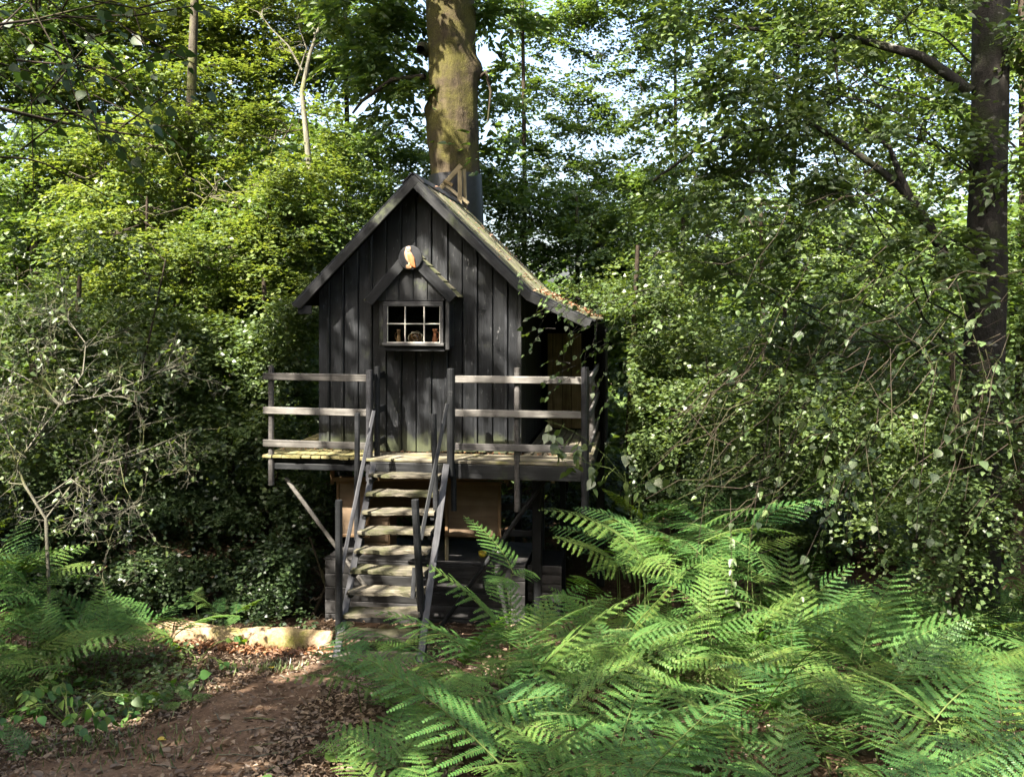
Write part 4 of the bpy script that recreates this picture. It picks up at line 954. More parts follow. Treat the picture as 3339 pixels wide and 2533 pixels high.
# black flashing collar round the tree
Pz = np.linspace(4.3, 5.82, 8); cx = np.interp(Pz, TP[:, 2], TP[:, 0]); cy_ = np.interp(Pz, TP[:, 2], TP[:, 1])
V, F = tube_arrays(np.stack([cx, cy_, Pz], 1), np.array([.52, .46, .45, .445, .44, .435, .43, .425]), 26, lump=.012)
link('flashing', fast_mesh('flashing', V, F, M['tar'], True), mt)['label'] = 'black rubber flashing around the trunk above the roof'
cl = [(cp(1330, 330, 15), rz(.8)), (cp(1250, 150, 15.5), rz(.9)), (cp(1160, 60, 15.5), rz(.9)), (cp(1600, 100, 14.6), rz(.5)), (cp(1640, 420, 14.2), rz(.5)), (cp(1650, 260, 14.6), rz(.35)), (cp(1600, 520, 14.3), rz(.5)), (cp(1330, 20, 15.2), rz(.7)),
      (np.array([-1.3, .3, 9.9]), rz(1.3, .5)), (np.array([-.6, 1.2, 10.2]), rz(1.2, .5)), (np.array([-1.6, -.5, 11.0]), rz(2.0, .45)), (np.array([-2.6, -2.5, 12.2]), rz(2.0, .45)), (np.array([-2, 1, 11.5]), rz(2.6, .45)), (np.array([1.5, 0.5, 12.5]), rz(2.6, .45)), (np.array([-.5, 4, 13]), rz(3.0, .5)), (np.array([-4, 3.5, 12.5]), rz(2.6, .45)), (np.array([3, 4, 12]), rz(2.4, .45))]
V, F, tw = crown_arrays(cl, 210, 9, .55, .15, .30, True, .5, .3)
link('crown', fast_mesh('crown', V, F, LF['oak']), mt)['kind'] = 'stuff'; NTRI[0] += len(F)*2

# birch at the right edge
bb = W(3215, 1200, 9.2); g = float(ground_z(bb[0], bb[1]))
btr = [np.array([bb[0] - .1, bb[1], g - .1])] + [W(u, v, 9.2) for u, v in ((3200, 1500), (3215, 1000), (3222, 600), (3230, 200), (3235, -200), (3240, -700))]
ex = [brn([W(3165, 300, 9.2), W(3020, 190, 9.3), W(2880, 150, 9.5), W(2740, 115, 9.7), W(2560, 105, 9.9), W(2400, 90, 10)], .06, .02),
      brn([W(3175, 960, 9.2), W(3110, 890, 9.1), W(3030, 740, 9.0), W(2960, 630, 9.0), W(2870, 555, 9.1), W(2760, 475, 9.2), W(2620, 390, 9.4)], .065, .025),
      brn([W(2965, 640, 9.0), W(2930, 560, 9.0), W(2900, 480, 9.1), W(2820, 420, 9.2)], .04, .015),
      brn([W(2715, 120, 9.7), W(2725, 200, 9.6), W(2735, 300, 9.5)], .025, .01),
      brn([W(2130, 590, 9.9), W(2200, 540, 9.8), W(2300, 465, 9.7), W(2450, 430, 9.6), W(2620, 395, 9.4)], .02, .012)]
bcl = [(cp(2350, 330, 9.6), rz(.75)), (cp(2550, 250, 9.4), rz(.8)), (cp(2800, 330, 9.3), rz(.7)), (cp(2480, 560, 9.2), rz(.75)), (cp(2250, 620, 9.6), rz(.65)), (cp(2700, 640, 9.0), rz(.7)), (cp(2150, 820, 9.6), rz(.5)),
       (cp(3000, 430, 9.0), rz(.5)), (cp(2950, 60, 9.4), rz(.7)), (cp(2650, 30, 9.6), rz(.6)), (cp(2330, 60, 9.8), rz(.5)), (cp(3060, 820, 8.6), rz(.5)), (cp(3300, 500, 8.4), rz(.5)), (cp(3310, 100, 8.6), rz(.5)), (cp(2880, 860, 8.8), rz(.55)), (cp(2600, 850, 9.0), rz(.6)), (cp(2380, 880, 9.2), rz(.55))]
birch = make_tree('birch_tree', 'dark barked birch at the right edge with arching branches and heart shaped leaves', 'tree', (bb[0], bb[1], g), btr, .205, .16, bcl, LF['birch'], BK['birch'], density=330, k=8, sl=.42, lsize=.078, wr=.36, hexa=True, tilt=.55, droop=.45, extra=ex, nring=18, lump=.04, branch_r=.12, twig_r=.007)
# hanging near sprays of the birch: single leaves
def leaf_shape():
    nseg = 6; V = []; F = []
    prof = [(0, .0), (.06, .28), (.22, .40), (.42, .37), (.64, .25), (.84, .10), (1.0, 0)]
    for x, w in prof: V += [(x, w, .10*w - .12*x*x), (x, 0, -.12*x*x), (x, -w, .10*w - .12*x*x)]
    for i in range(6):
        F += [(i*3, i*3+1, i*3+4, i*3+3), (i*3+1, i*3+2, i*3+5, i*3+4)]
    return V, F
lv, lf_ = leaf_shape()
def leaf_objs(parent, P, Dl, Nn, Ls, mat, name='leaf'):
    m = mesh('leaf', lv, lf_, mat, True)
    for i in range(len(P)):
        X = nrm(Dl[i]); Mx = frame(P[i], X, np.cross(Nn[i], X))
        Mx = Mx @ Matrix.Scale(float(Ls[i]), 4)
        link(name, m, parent, Mx)
def near_sprays(anchors, k, sl, ls, droop, tilt=.6, outdir=None):
    O = np.array([a[0] for a in anchors]); Dd = np.array([a[1] for a in anchors])
    P, Dl, Nn, Ls = spray_leaves(O, Dd, sl * rng.uniform(.7, 1.2, len(O)), k, ls, tilt, .9, droop)
    Dl[:, 2] -= .35
    return O, P, Dl, Nn, Ls
bcrown = [c for c in birch.children if c.name.startswith('crown')][0]
anch = []
for _ in range(135):
    u = rng.uniform(2300, 3330); D = rng.uniform(5.6, 7.6)
    v = rng.normal(1210 + 220 * max(0, (2900 - u) / 550), 190) if rng.random() < .75 else rng.uniform(600, 1700)
    anch.append((W(u, v, D), nrm(np.array([-.6, -.3, -.15]) + rng.normal(0, .5, 3))))
O, P, Dl, Nn, Ls = near_sprays(anch, 10, .5, .058, .5)
kp = keep_mask(P, .6); P, Dl, Nn, Ls = P[kp], Dl[kp], Nn[kp], Ls[kp]
order = np.argsort((P - CAM) @ FW); near = order[:300]; far = order[300:]
leaf_objs(bcrown, P[near], Dl[near], Nn[near], Ls[near], LF['birch'])
V, F = leaves_arrays(P[far], Dl[far], Nn[far], Ls[far], .38, True)
o = link('hanging_leaves', fast_mesh('hanging_leaves', V, F, LF['birch']), birch); o['kind'] = 'stuff'
Vs, Fs, off = [], [], 0
for (a, d) in anch:
    q = np.array([a - d*.2 + np.array([0, 0, .12]), a, a + d*.25 - np.array([0, 0, .03]), a + d*.5 - np.array([0, 0, .2])])
    v_, f_ = tube_arrays(q, [.0035, .003, .0025, .0015], 4, off); Vs.append(v_); Fs.append(f_); off += len(v_)
link('twigs', fast_mesh('twigs', np.concatenate(Vs), np.concatenate(Fs), BK['dark'], True), birch)['kind'] = 'stuff'

# tree near the camera on the left: shades the clearing and hangs into the corner
ob = np.array([-5.6, -12.2]); g = float(ground_z(*ob))
ocl = []
for _ in range(46):
    a = rng.uniform(0, 2*math.pi); r_ = 7.5 * math.sqrt(rng.uniform(0, 1))
    ocl.append((np.array([ob[0] + 3.2 + r_*math.cos(a)*1.15, ob[1] + 1.5 + r_*math.sin(a), rng.uniform(10.0, 14.5) - .25*max(0, r_ - 5)]), rz(rng.uniform(1.2, 1.9), .5)))
near_cl = [(cp(180, 60, 5.6), rz(.32)), (cp(60, 250, 5.4), rz(.35)), (cp(420, 40, 6.0), rz(.28))]
oak = make_tree('overhanging_oak', 'near tree whose dark leafy branch hangs into the top left corner', 'tree', (ob[0], ob[1], g), [np.array([ob[0], ob[1], g - .2]), np.array([ob[0] + .2, ob[1] + .1, 4]), np.array([ob[0] + .6, ob[1] + .3, 8]), np.array([ob[0] + 1.2, ob[1] + .6, 12])], .42, .2, ocl, LF['oak'], BK['dark'], density=70, k=10, sl=.8, lsize=.21, wr=.32, tilt=.5, twigfrac=.3,
                extra=[brn([np.array([ob[0] + .2, ob[1] + .1, 4.6]), W(-200, 300, 5.0), W(100, 380, 5.6), W(300, 420, 5.9), W(500, 450, 6.2)], .018, .005), brn([W(-150, 100, 5.0), W(150, 60, 5.6), W(420, 50, 6.0)], .01, .004), brn([W(-200, 500, 5.2), W(120, 520, 5.6), W(350, 640, 6.0)], .009, .004)])
ocrown = [c for c in oak.children if c.name.startswith('crown')][0]
anch = [(W(u, v, D), nrm(np.array([.7, .2, -.25]) + rng.normal(0, .4, 3))) for u, v, D in [(rng.uniform(-60, 560), rng.uniform(-60, 430), rng.uniform(4.8, 6.2)) for _ in range(34)]]
anch = [a for a in anch if True]
O, P, Dl, Nn, Ls = near_sprays(anch, 6, .40, .07, .35)
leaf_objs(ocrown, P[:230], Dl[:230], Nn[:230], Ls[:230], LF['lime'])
Vs, Fs, off = [], [], 0
for (a, d) in anch:
    q = np.array([a - d*.25, a, a + d*.22, a + d*.4 - np.array([0, 0, .1])])
    v_, f_ = tube_arrays(q, [.006, .005, .004, .002], 4, off); Vs.append(v_); Fs.append(f_); off += len(v_)
link('twigs', fast_mesh('twigs', np.concatenate(Vs), np.concatenate(Fs), BK['dark'], True), oak)['kind'] = 'stuff'

# background trees: (u, D, top row, clump list) laid out from the survey
def bgtree(name, label, u, D, vtop, clumps, leaf, bk_, r0=.16, group='woodland trees behind the treehouse', density=95, lsize=.10, k=9, sl=.55, wr=.3, lean=0, tilt=.45, droop=.25, hexa=False, twig_r=.012, cat='tree', twigfrac=.6, sub=6, high=()):
    if leaf is LF['beech']: tilt = .3; droop = .15
    bra = .35
    if cat == 'bush': twig_r = .005; twigfrac = .3; bra = .13
    b_ = W(u, 1500, D); g = float(ground_z(b_[0], b_[1])); t_ = W(u + lean, vtop, D)
    mid = (np.array([b_[0], b_[1], g]) + t_) / 2 + rng.normal(0, .12, 3)
    return make_tree(name, label, cat, (b_[0], b_[1], g), [np.array([b_[0], b_[1], g - .1]), mid, t_], r0, r0*.35, [(cp(*c[:3]), rz(c[3], c[4] if len(c) > 4 else .62)) for c in clumps] + list(high), leaf, bk_, group, density * 4.2, k, sl, lsize * .85, wr + .08, hexa, tilt, droop, twig_r=twig_r, nring=9, twigfrac=twigfrac, sub=sub + 2, shell=.25, branch_r=bra, flat=.42 if leaf is LF['beech'] else .7)
B, O_, H = LF['beech'], LF['oak'], LF['hazel']
bgtree('beech_tree', 'sunlit beech with yellow-green layers left of the roof', 640, 16.0, -150, [(500, 480, 15, 1.1), (680, 640, 15, 1.3), (880, 600, 15.5, 1.2), (420, 700, 14.6, 1.2), (620, 860, 14.4, 1.2), (820, 840, 14.8, 1.1), (980, 700, 15.2, 1.0), (720, 420, 16, 1.0), (940, 430, 16, .9), (330, 560, 15, 1.0), (560, 1000, 14.2, 1.0), (800, 1020, 14.2, 1.0), (980, 900, 14.6, .9)], B, BK['grey'], .17, density=120)
bgtree('beech_tree', 'tall pale stemmed beech at the upper left with a forked trunk', 590, 19, -400, [(600, 120, 19, 1.3), (420, 200, 19, 1.2), (780, 180, 19, 1.3), (300, 330, 18, 1.2), (560, 340, 18, 1.1), (820, 330, 18.5, 1.0), (480, 20, 19, 1.2), (700, 80, 19, 1.1), (350, 100, 18.5, 1.0), (880, 210, 18.5, .9), (1010, 160, 19, .8), (640, 240, 18, .9), (720, 0, 19, 1.2), (940, 70, 19, 1.1)], B, BK['dark'], .08, density=90, lsize=.115)
bgtree('oak_tree', 'leafy oak at the far upper left edge behind the dark hanging branch', 130, 18, -300, [(160, 60, 17.5, 1.1), (330, 220, 17, .9), (60, 180, 17, 1.0), (120, 150, 18, 1.4), (40, 350, 17, 1.2), (230, 480, 16.5, 1.2), (80, 620, 16, 1.3), (260, 20, 18.5, 1.2), (20, 30, 18, 1.2), (180, 780, 15.5, 1.2), (60, 900, 15, 1.1)], O_, BK['dark'], .18, density=95, lsize=.11, high=[(np.array([rng.uniform(-14, -2), rng.uniform(-6, 4), rng.uniform(11.5, 15)]), rz(rng.uniform(1.1, 1.7), .5)) for _ in range(15)])
bgtree('oak_tree', 'green oak showing between the pale dead branch and the mossy trunk', 1120, 20, -300, [(1100, 200, 20, 1.2), (1250, 60, 20, 1.2), (1080, 20, 20, 1.1), (1300, 440, 19, .9), (1180, 520, 18, .9), (1060, 470, 18, .8), (1260, 640, 17, .9), (1120, 640, 17, .9), (1330, 540, 18.5, .7)], O_, BK['dark'], .10, density=95, lsize=.115)
bgtree('oak_tree', 'dark green oak just right of the mossy trunk', 1700, 20, -300, [(1640, 40, 20, .8), (1620, 330, 19, .7), (1730, 600, 18, .9), (1600, 560, 18, .9), (1860, 690, 18, .9), (1720, 760, 17, 1.0), (1640, 680, 17, .9)], O_, BK['dark'], .08, density=95, lsize=.115)
bgtree('oak_tree', 'tall oak with bright sky gaps above the porch roof', 2200, 22, -300, [(1700, 200, 22, .5), (1720, 60, 22, .6), (1830, 40, 22, .6), (1800, 300, 22, .6), (1900, 420, 22, .6), (2060, 130, 22, .6), (2200, 60, 22, .6), (2220, 330, 22, .6), (1980, 330, 22, .4), (1790, 120, 22, .4), (1760, 420, 21, .55), (1850, 520, 21, .6), (1960, 230, 22, .4), (2040, 400, 22, .45), (1860, 160, 22, .35), (2120, 250, 22, .5), (1690, 480, 20, .5), (2160, 480, 21, .6), (1980, 620, 20, .6), (1950, 20, 22, .7), (2120, -20, 22, .9), (1900, 330, 22, .45), (2060, 560, 20, .7), (2160, 640, 19, 1.1), (1990, 680, 19, 1.1), (2080, 800, 17, 1.1), (1920, 820, 17, 1.0)], O_, BK['dark'], .07, density=130, lsize=.12)
bgtree('ash_tree', 'leafy tree behind the arching birch branches at the upper right', 2620, 17, -300, [(2500, 140, 17, 1.1), (2700, 60, 17, 1.2), (2880, 200, 16, 1.1), (2600, 330, 16.5, .9), (2980, 420, 15.5, 1.1), (2800, 560, 15.5, .9), (2500, 700, 15.5, 1.1), (2300, 780, 16, 1.1), (2700, 850, 14.5, 1.2), (2950, 760, 14.5, 1.0), (2420, 480, 16.5, .8), (3050, 60, 16, 1.0), (2350, 190, 17, .8), (2450, 40, 17, .9), (2250, 60, 17.5, .7), (2620, 500, 16, .8), (2860, 400, 15.5, .8), (2560, -30, 17, .9), (2850, -10, 16, .9), (3150, 20, 15, .8), (3310, -10, 14.5, .9)], H, BK['dark'], .08, density=85, lsize=.105)
bgtree('ash_tree', 'leafy tree closing the view behind the birch trunk at the right edge', 3330, 14, -300, [(3280, 120, 14, 1.1), (3350, 420, 13.5, 1.1), (3150, 560, 13.5, .9), (3300, 760, 13, 1.1), (3120, 900, 13, 1.0), (3340, 1050, 12.5, 1.0), (3100, 250, 14, .8)], O_, BK['dark'], .17, density=95, lsize=.10)
# understorey left of the house
bgtree('hazel_bush', 'dense dark hazel directly left of the railing', 860, 13.6, 900, [(860, 1080, 13.4, .9), (980, 1180, 13.2, .8), (720, 1180, 13.4, .9), (880, 1330, 13.0, .9), (640, 1330, 13.2, .9), (1000, 1420, 13.0, .6), (780, 1480, 13.0, .8), (1060, 1020, 13.6, .7)], H, BK['dark'], .09, 'understorey bushes around the clearing', 135, .085, cat='bush')
bgtree('hazel_bush', 'shaded bush behind the bare twigs at the left edge', 260, 12.8, 900, [(220, 1020, 12.8, 1.0), (60, 1130, 12.5, .9), (400, 1080, 12.8, .9), (520, 1180, 12.8, .9), (280, 1240, 12.4, .9), (90, 1360, 12.0, .9), (450, 1380, 12.4, .9), (230, 1500, 12, .9)], H, BK['dark'], .09, 'understorey bushes around the clearing', 130, .085, cat='bush')
for i, (u, lab) in enumerate([(130, 'dark evergreen bush low behind the ferns at the left edge'), (400, 'dark evergreen bush low behind the hanging glass bulb'), (640, 'dark evergreen bush behind the sunlit log'), (900, 'dark evergreen bush between the log and the planked base'), (1010, 'dark evergreen growth against the left side of the planked base')]):
    if u == 1010:
        bgtree('holly_bush', lab, u, 11.6, 1750, [(960, 1900, 11.4, .35), (1010, 1960, 11.2, .32), (900, 1960, 11.2, .35), (980, 1780, 11.8, .4), (930, 2010, 10.9, .25), (1030, 2010, 10.8, .22), (1020, 1850, 11.6, .3)], LF['dark'], BK['dark'], .03, 'evergreen bushes behind the log', 190, .07, cat='bush', sl=.3, k=8); continue
    bgtree('holly_bush', lab, u, 12.6, 1500, [(u - 60, 1680, 12.4, .75), (u + 90, 1620, 12.6, .75), (u, 1830, 12.0, .65), (u + 120, 1850, 12.0, .6), (u - 120, 1900, 11.8, .55), (u + 60, 1960, 11.6, .5)], LF['dark'], BK['dark'], .06, 'evergreen bushes behind the log', 150, .075, cat='bush', sl=.35, k=8)
bgtree('slender_sapling', 'slender dark sapling stem leaning left of the house', 370, 12.0, 850, [(400, 760, 12.5, .6), (480, 900, 12.3, .5)], H, BK['dark'], .03, 'understorey bushes around the clearing', 90, .08, cat='sapling', lean=170)
# understorey right
bgtree('hazel_bush', 'leafy hazel behind the porch right of the roof eave', 2080, 13.2, 800, [(2000, 960, 13.6, .8), (2130, 1040, 13.2, .9), (2050, 1180, 13, .9), (2250, 1150, 12.8, .9), (2120, 1350, 12.4, .9), (2030, 1420, 12.3, .7), (2300, 1350, 12.0, .8), (1990, 1250, 12.9, .6), (2200, 920, 13.4, .8)], H, BK['dark'], .09, 'understorey bushes around the clearing', 125, .085, cat='bush')
bgtree('hazel_bush', 'pale leaved hazel in the middle of the right hand thicket', 2560, 10.8, 1000, [(2500, 1080, 10.8, .8), (2680, 1150, 10.5, .8), (2420, 1260, 10.4, .8), (2600, 1340, 10, .8), (2800, 1060, 10.6, .8), (2820, 1300, 9.8, .7), (2480, 1460, 10.2, .7), (2700, 1500, 9.6, .7)], H, BK['dark'], .07, 'understorey bushes around the clearing', 150, .068, cat='bush')
bgtree('hazel_bush', 'shaded thicket bush in front of the foot of the birch', 3100, 8.5, 1150, [(3000, 1300, 8.8, .6), (3200, 1350, 8.4, .6), (3080, 1480, 8.5, .6), (3280, 1550, 8.2, .55), (2900, 1580, 9.2, .6), (3140, 1680, 8.3, .5), (3330, 1230, 8.3, .5), (3250, 1750, 8.2, .45), (3000, 1760, 8.6, .45)], H, BK['dark'], .07, 'understorey bushes around the clearing', 165, .062, cat='bush')
bgtree('holly_bush', 'dark evergreen bush behind the deck posts', 1860, 14.5, 1450, [(1800, 1600, 14.4, .7), (1900, 1540, 14.2, .7), (1960, 1660, 13.6, .7), (1840, 1740, 14, .6), (2060, 1600, 13, .7), (1700, 1700, 15, .7)], LF['dark'], BK['dark'], .06, 'evergreen bushes behind the log', 130, .08, cat='bush', sl=.35)
bgtree('holly_bush', 'dark evergreen bush right of the deck above the ferns', 2220, 11.8, 1450, [(2160, 1560, 11.8, .65), (2300, 1620, 11.4, .65), (2420, 1580, 11, .6), (2560, 1680, 10.6, .6), (2750, 1660, 10.6, .6)], LF['dark'], BK['dark'], .06, 'evergreen bushes behind the log', 130, .075, cat='bush', sl=.35)

# woodland all round the clearing, one mass
Vs, Fs, off = [], [], 0
def wood_clump(c, r, dens, sl, ls, zs=.75):
    global off
    V, F, tw = crown_arrays([(c, rz(r, zs))], dens, 8, sl, ls, .40, False, .6, .25, False, 4, .1)
    kp = keep_mask(V.reshape(-1, 4, 3)[:, 0], 6.0); V = V.reshape(-1, 4, 3)[kp].reshape(-1, 3)
    F = np.arange(len(V)).reshape(-1, 4)
    Vs.append(V); Fs.append(F + off); off += len(V)
for _ in range(150):                                   # in view, beyond the trees
    D = rng.uniform(22, 34); u = rng.uniform(-500, 3850); b_ = W(u, 1000, D)
    zmax = 4.6 if 1560 < u < 2350 else 5.5 if 1000 < u < 3000 else 8.0
    wood_clump(np.array([b_[0], b_[1], rng.uniform(-.5, zmax)]), rng.uniform(1.8, 2.6), 40, .9, .27)
for _ in range(110):                                   # low thicket between
    D = rng.uniform(14, 22); u = rng.uniform(-500, 3850); b_ = W(u, 1000, D)
    if -2.5 < b_[0] < 3 and b_[1] < 4.5: continue
    wood_clump(np.array([b_[0], b_[1], rng.uniform(-.3, 2.4)]), rng.uniform(1.0, 1.6), 75, .6, .15)
for _ in range(310):                                   # to the sides and behind
    a = rng.uniform(0, 2*math.pi); R_ = rng.uniform(14, 26)
    c = np.array([CAM[0] + R_*math.cos(a), CAM[1] + 3 + R_*math.sin(a), rng.uniform(0, 12)])
    dv = c - CAM; fwd = dv @ FW; lat = abs(dv @ RT)
    if fwd > 0 and lat < fwd*.75 + 3: continue
    wood_clump(c, rng.uniform(2.2, 3.2), 15, 1.2, .6)
tag(link('surrounding_woodland', fast_mesh('surrounding_woodland', np.concatenate(Vs), np.concatenate(Fs), LF['oak'])), 'dense green wood beyond the clearing', 'woodland', kind='stuff')
for i, (u, D, w_) in enumerate([(560, 17, .10), (1130, 16, .09), (770, 15.2, .07), (480, 14.5, .06), (1880, 17, .09), (2230, 15, .09), (2480, 13, .07), (880, 14.6, .08)]):
    labs = ['thin dark trunk in the shade left of the log', 'thin dark trunk behind the left wall of the treehouse', 'thin dark trunk between railing and log', 'thin dark trunk behind the glass bulb', 'thin dark trunk right of the porch', 'dark sapling trunk in the thicket right of the porch', 'dark sapling trunk in the middle of the thicket', 'dark trunk just left of the railing end post']
    bgtree('understorey_tree', labs[i], u, D, 640, [(u + rng.uniform(-60, 60), 720, D, .9), (u + rng.uniform(-100, 100), 950, D, .8), (u + rng.uniform(-100, 100), 1200, D, .7)], O_, BK['dark'], w_, 'thin trunks in the shade', 80, .09)

# dead bare branches: upper left pale snag
def twiggy(name, label, cat, root_pts, r0, mat, levels, nb_, L0, group=None, spread=.8, up=.1, seed=1, leaf=None, nleaf=0):
    rg = np.random.default_rng(seed); segs = []; tips = []
    def grow(P, r, lev):
        segs.append((P, np.linspace(r, r*.35, len(P)), 6 if lev == 0 else 4))
        if lev >= levels: tips.append(P); return
        for _ in range(nb_[lev]):
            j = rg.uniform(.15, 1) * (len(P) - 1); i = int(j); f = j - i
            p = P[i]*(1-f) + P[min(i+1, len(P)-1)]*f
            d0 = nrm(P[-1] - P[0]); d = nrm(d0*.55 + rg.normal(0, spread, 3) + np.array([0, 0, up]))
            L = L0[lev] * rg.uniform(.5, 1.2); n = 5; Q = [p]
            for q in range(n): d = nrm(d + rg.normal(0, .22, 3)); Q.append(Q[-1] + d*L/n)
            grow(np.array(Q), max(.0018, r * .40), lev + 1)
    b0 = np.array(root_pts[0][0][0]); root = empty(name, b0, label, cat, group)
    for P, r in root_pts:
        segs.clear(); grow(np.array(P), r, 0)
        Vs, Fs, off = [], [], 0
        for Q, R, k_ in segs:
            v_, f_ = tube_arrays(Q, R, k_, off); Vs.append(v_); Fs.append(f_); off += len(v_)
        link('branch', fast_mesh('branch', np.concatenate(Vs), np.concatenate(Fs), mat, True), root)
    if leaf is not None:
        Q = np.array([t_[rg.integers(1, len(t_))] for t_ in [tips[rg.integers(0, len(tips))] for _ in range(nleaf)]])
        V, F = leaves_arrays(Q, rg.normal(0, 1, Q.shape) + [0, 0, -.2], rg.normal(0, .5, Q.shape) + [0, 0, 1], rg.uniform(.035, .08, len(Q)), .36, True)
        link('leaves', fast_mesh('leaves', V, F, leaf), root)['kind'] = 'stuff'
    return root
def gp(u, v, D):
    p = W(u, v, D); p[2] = float(ground_z(p[0], p[1])); return p
twiggy('dead_shrub', 'bare pale twiggy shrub with few leaves at the left edge', 'shrub',
       [([gp(170, 1900, 8.7), W(150, 1690, 8.7), W(80, 1580, 8.7), W(55, 1510, 8.7), W(130, 1410, 8.7), W(195, 1320, 8.8), W(270, 1220, 8.9)], 0.0186), ([W(55, 1520, 8.7), W(20, 1400, 8.6), W(-60, 1300, 8.5)], 0.0093),
        ([W(150, 1690, 8.7), W(250, 1560, 8.9), W(330, 1510, 9.0), W(420, 1490, 9.2), W(540, 1440, 9.4), W(640, 1400, 9.6)], 0.0112), ([W(195, 1320, 8.8), W(150, 1270, 8.8), W(60, 1220, 8.8), W(-40, 1180, 8.7)], 0.0099),
        ([W(195, 1320, 8.8), W(330, 1290, 8.9), W(460, 1240, 9.1), W(600, 1180, 9.3)], 0.0087), ([W(120, 1640, 8.7), W(230, 1560, 8.6), W(330, 1640, 8.7), W(400, 1720, 8.8)], 0.0074), ([W(270, 1220, 8.9), W(280, 1120, 9), W(220, 1040, 9.1), W(160, 1000, 9.1)], 0.0074)],
       .03, BK['dead'], 3, [14, 5, 3], [.62, .32, .15], seed=5, leaf=LF['hazel'], nleaf=1100, up=.05)
twiggy('dead_branch', 'pale bare dead branch against the sky left of the mossy trunk', 'branch', [([W(1010, 560, 15.6), W(985, 300, 15.8), W(1010, 180, 15.9), W(1045, 80, 16), W(1065, -60, 16.1)], .055), ([W(985, 230, 15.9), W(940, 150, 15.9), W(880, 90, 15.9), W(850, 45, 16)], .022), ([W(960, 280, 15.9), W(1000, 160, 15.9), W(975, 90, 15.9)], .018)], .05, BK['dead'], 2, [5, 3], [.7, .3], seed=9)

# vine-like sprig over the porch and sapling by the deck: leaf by leaf
def sprig(name, label, stem_paths, anchors, ls, leaf, bk_, cat='sprig', sl=.3, k=6, droop=.3, rad=.006, dirs=None):
    root = empty(name, stem_paths[0][0], label, cat)
    Vs, Fs, off = [], [], 0
    for q in stem_paths:
        P = np.array(q); s_ = np.linspace(0, len(P)-1, 12); P = np.stack([np.interp(s_, range(len(P)), P[:, i]) for i in range(3)], 1) + rng.normal(0, .006, (12, 3))
        v_, f_ = tube_arrays(P, np.linspace(rad, rad*.4, 12), 5, off); Vs.append(v_); Fs.append(f_); off += len(v_)
    an = []
    for i, a in enumerate(anchors):
        d = nrm((dirs[i] if dirs else np.array([-.5, -.3, -.35])) + rng.normal(0, .35, 3)); an.append((a, d))
        q = np.array([a - d*.08, a, a + d*sl*.5 - np.array([0, 0, .02]), a + d*sl - np.array([0, 0, droop*sl])])
        v_, f_ = tube_arrays(q, [.004, .0035, .003, .0015], 4, off); Vs.append(v_); Fs.append(f_); off += len(v_)
    link('stem', fast_mesh('stem', np.concatenate(Vs), np.concatenate(Fs), bk_, True), root)
    O, P, Dl, Nn, Ls = near_sprays(an, k, sl, ls, droop)
    leaf_objs(root, P, Dl, Nn, Ls, leaf)
    return root
sprig('hanging_birch_spray', 'leafy birch twigs hanging in front of the porch', [[W(2450, 900, 9.4), W(2150, 930, 9.8), W(1960, 990, 10.0), W(1880, 1060, 10.0), W(1840, 1150, 10.0), W(1830, 1260, 10.0)], [W(1960, 990, 10), W(1940, 1100, 9.9), W(1900, 1180, 9.9), W(1955, 1280, 9.9)], [W(1960, 990, 10), W(1850, 970, 10), W(1790, 1010, 10), W(1750, 1080, 10)]],
      [W(*p_) for p_ in ((1800, 960, 10), (1830, 1000, 10), (1780, 1020, 10), (1790, 1070, 10), (1850, 1040, 10), (1760, 1090, 10), (1880, 1100, 10), (1930, 1060, 9.9), (1960, 1010, 9.9), (1940, 1120, 9.9), (1840, 1180, 10), (1855, 1200, 10), (1838, 1240, 10), (1990, 1080, 9.9), (1920, 980, 10), (1870, 980, 10), (1960, 1130, 9.9), (1700, 900, 10.2), (1900, 940, 10.1), (1990, 960, 9.9), (2040, 1000, 9.9), (2010, 1120, 9.9), (2060, 1060, 9.8), (2100, 960, 9.8), (1980, 1200, 9.8), (2050, 1180, 9.8), (2110, 1130, 9.7), (2090, 1250, 9.7), (1990, 1290, 9.8), (2150, 1050, 9.7))], .062, LF['birch'], BK['birch'], k=7, sl=.28)
cb = gp(2080, 1800, 9.7)
sprig('cherry_sapling', 'young sapling with long glossy leaves in front of the right deck corner', [[cb, W(2060, 1600, 9.6), W(1980, 1490, 9.5), W(1900, 1420, 9.5), W(1780, 1370, 9.5)], [W(2060, 1600, 9.6), W(2000, 1530, 9.4), W(1880, 1500, 9.4), W(1790, 1500, 9.4)], [W(2060, 1600, 9.6), W(2100, 1500, 9.5), W(2080, 1420, 9.5)], [W(2065, 1650, 9.6), W(2150, 1560, 9.4), W(2250, 1530, 9.4)]],
      [W(*p_) for p_ in ((1790, 1390, 9.5), (1830, 1400, 9.5), (1850, 1440, 9.5), (1880, 1450, 9.5), (1920, 1450, 9.5), (1960, 1500, 9.4), (1840, 1500, 9.4), (1880, 1520, 9.4), (1930, 1530, 9.4), (1990, 1540, 9.4), (2040, 1560, 9.4), (2090, 1470, 9.5), (2110, 1520, 9.4), (2160, 1550, 9.4), (2200, 1540, 9.4), (2040, 1480, 9.5), (2080, 1600, 9.4))], .115, LF['hazel'], BK['stem'], 'sapling', k=4, sl=.2, droop=.2)
gz = gp(200, 2420, 6.7)
